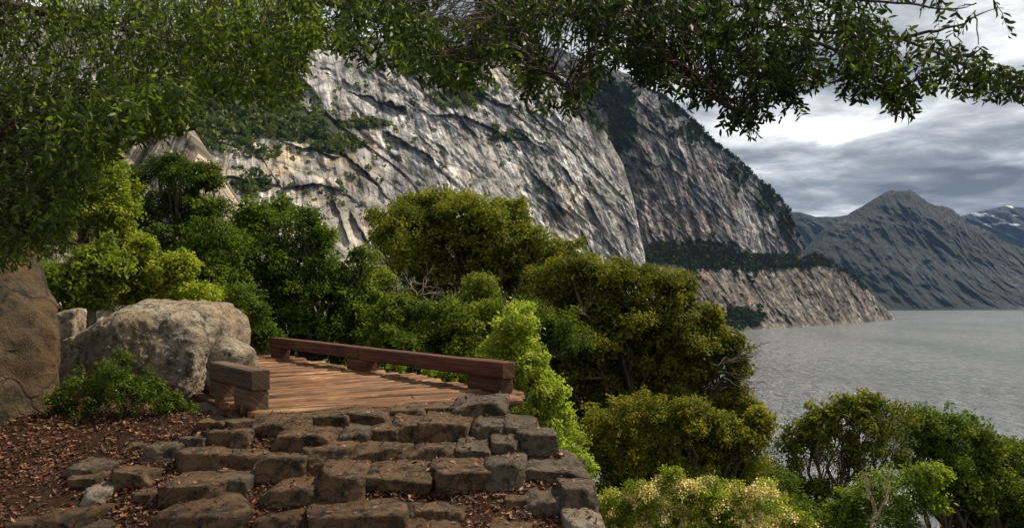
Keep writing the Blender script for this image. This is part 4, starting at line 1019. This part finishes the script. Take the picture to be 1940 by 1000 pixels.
tree('shrub', 'dark bush beside the pale boulder, in front of the leafy oak', 'shrub',
     [(440, 560, 34), (470, 590, 34), (500, 640, 26), (470, 640, 26)], 11.5, M['fresh'], 6.6, 1.8, G_SH, seed=35, tint0=0.15, trunk_r=0.03)
tree('shrub', 'dark green shrub growing in front of the pale boulder', 'shrub',
     [(180, 780, 40), (240, 760, 40), (290, 790, 38), (210, 735, 30), (160, 720, 26), (330, 800, 28), (140, 810, 32), (250, 810, 36), (200, 815, 30), (340, 770, 20), (120, 790, 26), (250, 715, 26), (285, 745, 26), (190, 700, 22), (130, 760, 26), (320, 770, 22), (370, 800, 18), (230, 680, 14)], 5.95, M['fresh'], 6, 0.62, None, seed=36, tint0=0.16, trunk_r=0.012, gap=0.2, squash=0.8)
tree('shrub', 'light green bush with a bare pale fork in the bottom right', 'shrub',
     [(1640, 940, 32), (1690, 925, 34), (1740, 905, 26), (1770, 900, 16), (1650, 990, 36), (1710, 985, 34), (1600, 980, 28), (1755, 950, 22)], 10, M['bright'], 7.5, 1.1, None, seed=37, tint0=0.2, trunk_r=0.02, bark=m_barkt)

# pale flowering shrub
root, lobes = tree('flowering_shrub', 'shrub covered in pale cream flowers at the bottom edge', 'shrub',
     [(1170, 965, 34), (1220, 945, 34), (1275, 930, 34), (1330, 950, 38), (1390, 955, 36), (1440, 950, 34), (1490, 985, 30), (1180, 1010, 40), (1260, 1000, 44), (1340, 1010, 44), (1420, 1010, 44), (1270, 900, 14), (1345, 918, 12), (1450, 925, 16), (1520, 1000, 22)],
     6.2, M['fresh'], 6.6, 1.35, None, seed=38, tint0=0.75, trunk_r=0.012, aspect=0.35)
def flower_mat():
    m, nt, out = new_mat('cream_petals'); N = NT(nt)
    col = N.ramp(N.attr('tint'), [(0, (0.52, 0.40, 0.07)), (0.5, (0.78, 0.64, 0.20)), (1, (0.85, 0.76, 0.40))])
    bs = N.n('ShaderNodeBsdfPrincipled'); nt.links.new(col, bs.inputs['Base Color']); bs.inputs['Roughness'].default_value = 0.6
    nt.links.new(bs.outputs[0], out.inputs[0]); return m
r = np.random.default_rng(90)
cs = []
for c, rad in lobes:
    k = int(420 * (rad[0] / 0.16) ** 2)
    d = unit(r.normal(size=(k, 3)) + np.array([0, -0.25, 0.55]))
    cs.append(c + d * rad * (0.85 + 0.5 * r.random((k, 1)) ** 2))
c = np.concatenate(cs); c = c[vnoise(c * 9, 4) > 0.12]
k = 12
c = (c[:, None] + r.normal(size=(len(c), k, 3)) * 0.014).reshape(-1, 3); n = len(c)
nr = unit(r.normal(size=(n, 3)) + np.array([0, -0.4, 0.6])); d = unit(np.cross(nr, r.normal(size=(n, 3))))
L = r.uniform(0.012, 0.020, n)
v, f = leaf_quads(c, L, L * 0.9, d, nr, r)
rb = np.array(root.location)
link('blossoms', mesh('blossoms', v - rb, f, 4, flower_mat(), False, {'tint': np.repeat(np.clip(0.5 + 0.3 * r.normal(size=n), 0, 1), 4)}), root)

# dead twigs over the water, and the pale dead shrub under the broad oak
def fork(T, p, d, L, rad, depth, r, spread=0.5, up=0.0):
    e = p + d * L
    T.add(curve_pts(p, e, 4, 0.0, 0.06, r), np.linspace(rad, rad * 0.6, 4), 4)
    if depth == 0: return
    for _ in range(r.integers(2, 4)):
        nd = unit(d + r.normal(size=3) * spread + np.array([0, 0, up]))
        fork(T, p + (e - p) * r.uniform(0.5, 1.0), nd, L * r.uniform(0.55, 0.85), rad * 0.55, depth - 1, r, spread, up)
def dead(name, label, starts, Y, L, rad, depth, mat, seed, spread=0.45, up=0.0):
    r = np.random.default_rng(seed)
    T = Tubes(); p0 = P(starts[0][0], starts[0][1], Y)
    for (px_, py_, dx, dz) in starts:
        fork(T, P(px_, py_, Y) - p0, unit(np.array([dx, r.normal() * 0.2, dz])), L, rad, depth, r, spread, up)
    o = link(name, T.mesh(name, mat), loc=p0); return tag(o, label, 'branch')
dead('dead_branch', 'bare drooping twigs hanging over the lake beside the large dark oak', [(1350, 690, 1, 0.15), (1360, 705, 1, -0.1), (1370, 715, 1, -0.5), (1365, 690, 1, 0.4)], 17.5, 0.55, 0.020, 4, m_bark, 3, 0.4, -0.12)
dead('dead_branch', 'pale bare branches below the broad rounded oak', [(790, 560, 0.6, 0.7), (790, 560, -0.5, 0.8), (792, 560, 1, 0.25), (800, 556, 0.1, 1)], 13.8, 0.26, 0.012, 4, m_barkp, 4, 0.5, 0.0)
dead('dead_branch', 'tan forked branch rising in front of the light green bush', [(1650, 1000, 0.25, 1), (1652, 985, 0.5, 0.8)], 9.2, 0.33, 0.018, 3, m_barkt, 6, 0.4, 0.1)

# undergrowth sheet of small plants on the slope
r = np.random.default_rng(55)
n = 60000
Yc = 5 + 40 * r.random(n) ** 1.4; ax_ = r.uniform(-0.75, 0.8, n); xc = ax_ * Yc
ok = (xc > edge_x(Yc) + 0.25) | ((Yc > 8.8) & (xc < -2.5 - 0.8 * (Yc - 8)))
Yc, xc = Yc[ok], xc[ok]; n = len(xc)
zc = ground_z(xc, Yc) + np.abs(r.normal(size=n)) * 0.22
c = np.stack([xc, Yc, zc], -1); nr = unit(r.normal(size=(n, 3)) * 0.7 + np.array([0, 0, 1])); d = unit(np.cross(nr, r.normal(size=(n, 3))))
L = 0.008 * Yc * (0.7 + 0.6 * r.random(n)) + 0.02
v, f = leaf_quads(c, L, L * 0.6, d, nr, r)
o = link('undergrowth', mesh('undergrowth', v, f, 4, M['under'], False, {'tint': np.repeat(r.random(n), 4)}))
tag(o, 'low dark undergrowth covering the slope under the oaks', 'undergrowth', kind='stuff')

# ------------------------------------------------------------------ overhanging oak
EDGE = [(-80, 520), (0, 505), (60, 500), (100, 470), (130, 400), (175, 320), (215, 285), (250, 268), (300, 262), (335, 250), (352, 205), (380, 180), (430, 185), (480, 195), (530, 205), (560, 195), (578, 120), (600, 92), (650, 95), (690, 120), (730, 125), (790, 140), (840, 165), (880, 172), (930, 140), (960, 112), (990, 150), (1010, 195), (1050, 212), (1100, 215), (1120, 175), (1150, 120), (1190, 118), (1220, 160), (1260, 165), (1300, 195), (1350, 190), (1385, 235), (1420, 262), (1440, 215), (1455, 180), (1480, 200), (1505, 225), (1520, 170), (1570, 150), (1610, 185), (1650, 185), (1690, 215), (1705, 235), (1725, 190), (1760, 165), (1800, 170), (1850, 185), (1900, 180), (1940, 185), (2040, 190)]
r = np.random.default_rng(101)
oak_base = np.array([-4.6, 2.4, -1.5])
oak = empty('oak_tree', oak_base); tag(oak, 'near oak whose leafy branches hang across the top of the view', 'tree')
boughs_px = [  # px, py, Y
 [(-900, 100, 3.0), (-300, -60, 3.6), (150, -120, 4.2), (600, -60, 4.8), (1000, 0, 4.8), (1300, 40, 4.4), (1520, 60, 4.1), (1700, 78, 3.9), (1850, 140, 3.7), (1950, 170, 3.6)],
 [(-900, 100, 3.0), (-500, 100, 3.4), (-150, 150, 3.9), (50, 230, 4.3), (180, 260, 4.6), (290, 250, 4.8)],
 [(-300, -60, 3.6), (50, 20, 4.3), (280, 70, 4.8), (420, 120, 5.1), (540, 160, 5.3)],
 [(-500, 100, 3.4), (-200, 300, 3.5), (-60, 400, 3.6), (60, 450, 3.8)],
 [(150, -120, 4.2), (450, -60, 4.6), (640, 20, 4.9), (800, 80, 5.0), (880, 130, 5.0)],
 [(600, -60, 4.8), (850, -40, 4.5), (1000, 60, 4.2), (1060, 150, 4.0), (1095, 190, 3.9)],
 [(1000, 0, 4.8), (1180, 60, 4.3), (1300, 130, 3.9), (1390, 200, 3.6), (1425, 240, 3.5)],
 [(1300, 40, 4.4), (1400, 100, 4.0), (1460, 150, 3.8), (1495, 200, 3.7)],
 [(1520, 60, 4.1), (1620, 120, 3.8), (1690, 170, 3.6), (1702, 215, 3.5)],
 [(1300, 40, 4.4), (1500, -20, 4.0), (1700, 10, 3.8), (1790, 25, 3.7), (1850, 10, 3.7)],
 [(1700, 78, 3.9), (1760, 55, 3.8), (1830, 50, 3.7), (1885, 20, 3.7)],
 [(0, 20, 4.6), (100, -150, 5.5), (500, -250, 6.0), (1000, -250, 6.2), (1500, -220, 6.0)],
]
BP = []
for k, b in enumerate(boughs_px):
    q = np.array([P(*w_) for w_ in b])
    t = np.linspace(0, len(q) - 1, len(q) * 7)
    pts = np.stack([np.interp(t, range(len(q)), q[:, i]) for i in range(3)], -1)
    pts += fbm(np.stack([t * 0.8, np.full_like(t, k), t * 0], -1), 3, k)[:, None] * np.array([0.03, 0.06, 0.06])
    r0, r1 = ((0.075, 0.012) if k in (0,) else (0.035, 0.005))
    T = Tubes(); T.add(pts - oak_base, np.linspace(0.011, 0.002, len(pts)) if k in (8, 9, 10) else np.interp(np.linspace(0, 1, len(pts)), [0, .4, .6, 1], [0.09, 0.032, 0.012, 0.003]) if k == 0 else np.linspace(r0, r1, len(pts)), 7)
    link('bough', T.mesh('bough', m_bark), oak)
    BP.append(pts)
T = Tubes(); tp = curve_pts(oak_base, P(-900, 100, 3.0), 8, 0, 0.02, r)
T.add(tp - oak_base, np.linspace(0.22, 0.11, 8), 12); link('trunk', T.mesh('trunk', m_bark), oak)
BPall = np.concatenate(BP)
# twigs: anchored in the crown volume
def sample_twigs(n, x0, x1, ytop, y0, y1, Ymin, Ymax, keepf=None):
    px = r.uniform(x0, x1, n); e = np.interp(px, *zip(*EDGE))
    L = r.uniform(28, 62, n)
    top = np.full(n, float(ytop))
    py = top + (e - L - top) * r.random(n) ** 0.9
    Y = r.uniform(Ymin, Ymax, n)
    ok = (py < e - 15) & (py > ytop)
    if keepf is not None: ok &= keepf(px, py, Y)
    return px[ok], py[ok], Y[ok], L[ok]
def cl(px, py, s, thr, seed): return vnoise(np.stack([px / s, py / s, np.zeros_like(px)], -1), seed) > thr
sets = []
sets.append(sample_twigs(2300, -120, 600, -60, 0, 0, 3.6, 6.2))
sets.append(sample_twigs(800, -120, 370, 150, 0, 0, 3.2, 4.4))
sets.append(sample_twigs(1500, 560, 1240, -60, 0, 0, 3.6, 6.0, lambda a, b, Y: cl(a, b, 70, -0.45, 3)))
sets.append(sample_twigs(760, 1180, 1640, -60, 0, 0, 3.4, 4.6, lambda a, b, Y: cl(a, b, 60, -0.35, 4)))
sets.append(sample_twigs(360, 1600, 2040, -60, 0, 0, 3.2, 4.0, lambda a, b, Y: cl(a, b, 45, -0.25, 5) & (b > np.interp(a, [1600, 1680, 1760, 1850, 1940, 2040], [0, 35, 65, 80, 70, 60]))))
sets.append(sample_twigs(40, 1700, 1890, -60, 0, 0, 3.6, 3.9, lambda a, b, Y: b < 20))
# thin twigs along the visible lower edge
px = np.linspace(560, 2030, 270) + r.normal(size=270) * 3; e = np.interp(px, *zip(*EDGE)); L = r.uniform(30, 60, 270)
sets.append((px, e - L, r.uniform(3.3, 4.2, 270), L))
px = np.linspace(-100, 570, 130) + r.normal(size=130) * 3; e = np.interp(px, *zip(*EDGE)); L = r.uniform(30, 60, 130)
sets.append((px, e - L, r.uniform(3.6, 4.8, 130), L))
# unseen part of the crown: twigs added above the frame to shade the steps
k = 700
up = np.stack([r.uniform(-5.5, 4.2, k), r.uniform(1.5, 6.8, k), r.uniform(1.9, 4.2, k)], -1)
up = up[(up[:, 2] > 0.42 * up[:, 1] + 0.35) & (vnoise(up * 0.9, 8) > -0.15)]
k2 = 160
up2 = np.stack([r.uniform(-0.6, 3.9, k2), r.uniform(4.4, 6.5, k2), r.uniform(2.5, 3.5, k2)], -1)
up2 = up2[(up2[:, 2] > 0.42 * up2[:, 1] + 0.3) & (vnoise(up2 * 1.6, 9) > -0.30)]
up = np.concatenate([up, up2])
A0 = np.concatenate([P(a, b, Y) for a, b, Y, L in sets] + [up]); LL = np.concatenate([L * Y / F for a, b, Y, L in sets] + [np.full(len(up), 0.22)])
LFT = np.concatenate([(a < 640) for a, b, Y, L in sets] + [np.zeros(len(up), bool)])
vs, fs, ts, nvt = [], [], [], 0
TW = Tubes()
NL = 13
m = len(A0)
dirs = unit(np.stack([r.normal(size=m) * 0.55, r.normal(size=m) * 0.35, -1 + r.normal(size=m) * 0.45], -1))
tj = np.linspace(0.08, 1.0, NL)
pos = A0[:, None] + dirs[:, None] * (LL[:, None, None] * tj[None, :, None]) + np.array([0, 0, -1]) * (tj ** 2)[None, :, None] * LL[:, None, None] * 0.12
pos += r.normal(size=pos.shape) * 0.004
sidev = unit(np.cross(dirs, r.normal(size=(m, 3))))
alt = np.where(np.arange(NL) % 2 == 0, 1.0, -1.0)
ld = unit(dirs[:, None] * 0.65 + sidev[:, None] * alt[None, :, None] * 0.75 + r.normal(size=(m, NL, 3)) * 0.28)
nr = unit(np.cross(ld, np.cross(dirs, sidev)[:, None] * 0 + r.normal(size=(m, NL, 3)) * 0.6 + dirs[:, None]) + r.normal(size=(m, NL, 3)) * 0.3)
c = pos.reshape(-1, 3); ld = ld.reshape(-1, 3); nr = nr.reshape(-1, 3); n = len(c)
L = r.uniform(0.036, 0.060, n) * np.where(np.repeat(LFT, NL), 0.85, 0.95); Wd = L * r.uniform(0.26, 0.36, n)
side = unit(np.cross(ld, nr)); nr = np.cross(side, ld)
L_ = L[:, None]; W_ = Wd[:, None]
bend = nr * L_ * r.uniform(-0.10, 0.12, n)[:, None]
fold = nr * W_ * 0.22
# two quads per leaf, folded on the midrib
b0 = c; m1 = c + ld * L_ * 0.5 + bend; tip = c + ld * L_
l1 = c + ld * L_ * 0.28 + side * W_ * 0.42 + fold; l2 = c + ld * L_ * 0.68 + side * W_ * 0.46 + fold + bend
r1 = c + ld * L_ * 0.28 - side * W_ * 0.42 + fold; r2 = c + ld * L_ * 0.68 - side * W_ * 0.46 + fold + bend
V = np.stack([b0, l1, l2, tip, m1, r1, r2], 1).reshape(-1, 3)
ib = np.arange(n)[:, None] * 7
f1 = ib + np.array([0, 1, 2, 4]); f2 = ib + np.array([4, 2, 3, 6]); f3 = ib + np.array([0, 4, 6, 5])
fc = np.stack([f1, f2, f3], 1).reshape(-1, 4)
tint = np.clip(0.34 + 0.22 * r.normal(size=n) + 0.25 * fbm(c * 1.3, 2, 4) + np.where(np.repeat(LFT, NL), 0.28, np.where(c[:, 0] < 0.35, -0.05, -0.30)), 0, 1)  # backlight glow at left and dark silhouettes at right are painted into tint
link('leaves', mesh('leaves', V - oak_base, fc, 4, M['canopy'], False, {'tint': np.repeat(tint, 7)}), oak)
for i in range(m):
    TW.add(np.stack([pos[i, 0], pos[i, 4], pos[i, 8], pos[i, 12]]) - oak_base, [0.0022, 0.0018, 0.0014, 0.0008], 3)
# branchlets from the boughs to twig anchors nearby
for i in range(m - len(up)):
    dd = np.linalg.norm(BPall - A0[i], axis=1); j = int(np.argmin(dd))
    if dd[j] < (0.75 if A0[i][0] < 1.2 else 0.28) and r.random() < 0.7:
        TW.add(curve_pts(BPall[j], A0[i], 5, 0.08, 0.06, r) - oak_base, [0.005, 0.004, 0.0035, 0.003, 0.0022], 3)
link('twigs', TW.mesh('twigs', m_bark), oak)

# ------------------------------------------------------------------ leaf litter
bpy.context.view_layer.update()
vs, fs, n0 = [], [], 0
gv = np.empty(len(ground_me.vertices) * 3, np.float32); ground_me.vertices.foreach_get('co', gv); gv = gv.reshape(-1, 3)
gf = np.empty(len(ground_me.polygons) * 4, np.int32); ground_me.polygons.foreach_get('vertices', gf); gf = gf.reshape(-1, 4)
ctr = gv[gf].mean(1); keep = (np.abs(ctr[:, 0] + 1.5) < 5) & (ctr[:, 1] > 2.5) & (ctr[:, 1] < 9)
polys = [tuple(int(x) for x in q) for q in gf[keep]]; vsl = [tuple(float(x) for x in q) for q in gv]
n0 = len(vsl); ng = len(polys)
for o in stone_objs:
    me = o.data
    a = np.empty(len(me.vertices) * 3, np.float32); me.vertices.foreach_get('co', a); a = a.reshape(-1, 3) + np.array(o.location)
    b = np.empty(len(me.polygons) * 3, np.int32); me.polygons.foreach_get('vertices', b)
    vsl += a.tolist(); polys += [tuple(q) for q in (b.reshape(-1, 3) + n0).tolist()]; n0 += len(a)
bvh = BVHTree.FromPolygons(vsl, polys)
r = np.random.default_rng(66)
C_, N_ = [], []
lit_n = None
n = 52000
lx = r.uniform(-4.3, 0.85, n); ly = 3.6 + 3.3 * r.random(n) ** 1.25
lit_n = fbm(np.stack([lx * 3.2, ly * 3.2, lx * 0], -1), 3, 12)
for i in range(n):
    h = bvh.ray_cast(Vector((lx[i], ly[i], 0.2)), Vector((0, 0, -1)), 4)
    if h[0] is None or h[1].z < 0.35: continue
    on_stone = h[2] >= ng
    if not on_stone and lit_n[i] < r.uniform(-0.65, -0.05): continue
    if on_stone and (r.random() > 0.07 or h[1].z < 0.8): continue
    if h[0].z > -0.93 and not on_stone and ly[i] < 7 and lx[i] > -2.2: continue
    C_.append((h[0].x, h[0].y, h[0].z + 0.004 + 0.012 * r.random())); N_.append(h[1][:])
c = np.array(C_); nb = np.array(N_); n = len(c)
nr = unit(nb + r.normal(size=(n, 3)) * 0.38); d = unit(np.cross(nr, r.normal(size=(n, 3))))
L = 0.013 + 0.040 * r.random(n) ** 1.5
c = c - d * L[:, None] * 0.5
side = unit(np.cross(d, nr)); W_ = (L * r.uniform(0.32, 0.55, n))[:, None]; L_ = L[:, None]; cu = nr * L_ * r.uniform(0.02, 0.25, n)[:, None]
V = np.stack([c + cu, c + d * L_ * 0.5 + side * W_ * 0.5 + cu * 0.6, c + d * L_ + cu, c + d * L_ * 0.5 - side * W_ * 0.5 + cu * 0.6, c + d * L_ * 0.5], 1).reshape(-1, 3)
ib = np.arange(n)[:, None] * 5
fc = np.stack([ib + np.array([0, 1, 4]), ib + np.array([1, 2, 4]), ib + np.array([2, 3, 4]), ib + np.array([3, 0, 4])], 1).reshape(-1, 3)
m_lit = leaf_mat('dead_leaves', (0.030, 0.010, 0.004), (0.105, 0.036, 0.013), (0.34, 0.160, 0.070), trans=0.05, rough=0.6)
o = link('leaf_litter', mesh('leaf_litter', V, fc, 3, m_lit, False, {'tint': np.repeat(np.clip(0.38 + 0.27 * r.normal(size=n), 0, 1), 5)}))
tag(o, 'dry brown oak leaves scattered over the path and between the stones', 'leaf litter', kind='stuff')

# ------------------------------------------------------------------ air
HAZE = True
if HAZE:
    x0, x1, y0, y1, z0, z1 = -9500, 14500, -600, 16500, -87, 1500
    vv = np.array([(x, y, z) for x in (x0, x1) for y in (y0, y1) for z in (z0, z1)], float)
    ff = np.array([(0, 1, 3, 2), (4, 6, 7, 5), (0, 4, 5, 1), (2, 3, 7, 6), (0, 2, 6, 4), (1, 5, 7, 3)])
    m, nt, out = new_mat('haze_air'); N = NT(nt)
    pvn = N.n('ShaderNodeVolumePrincipled'); pvn.inputs['Color'].default_value = (0.32, 0.56, 1.0, 1); pvn.inputs['Density'].default_value = 0.000018
    nt.links.new(pvn.outputs[0], out.inputs['Volume'])
    me = mesh('haze', vv, ff, 4, m)
    o = link('haze', me); o['kind'] = 'stuff'; o['label'] = 'thin bluish haze over the lake'; o['category'] = 'haze'

# ------------------------------------------------------------------ view
sc.view_settings.view_transform = 'Standard'; sc.view_settings.look = 'None'
sc.view_settings.exposure = 0.35; sc.view_settings.gamma = 1.0
cy = sc.cycles
cy.max_bounces = 6; cy.diffuse_bounces = 3; cy.glossy_bounces = 2; cy.transmission_bounces = 3; cy.transparent_max_bounces = 4; cy.volume_bounces = 0
cy.caustics_reflective = False; cy.caustics_refractive = False
cy.use_denoising = True
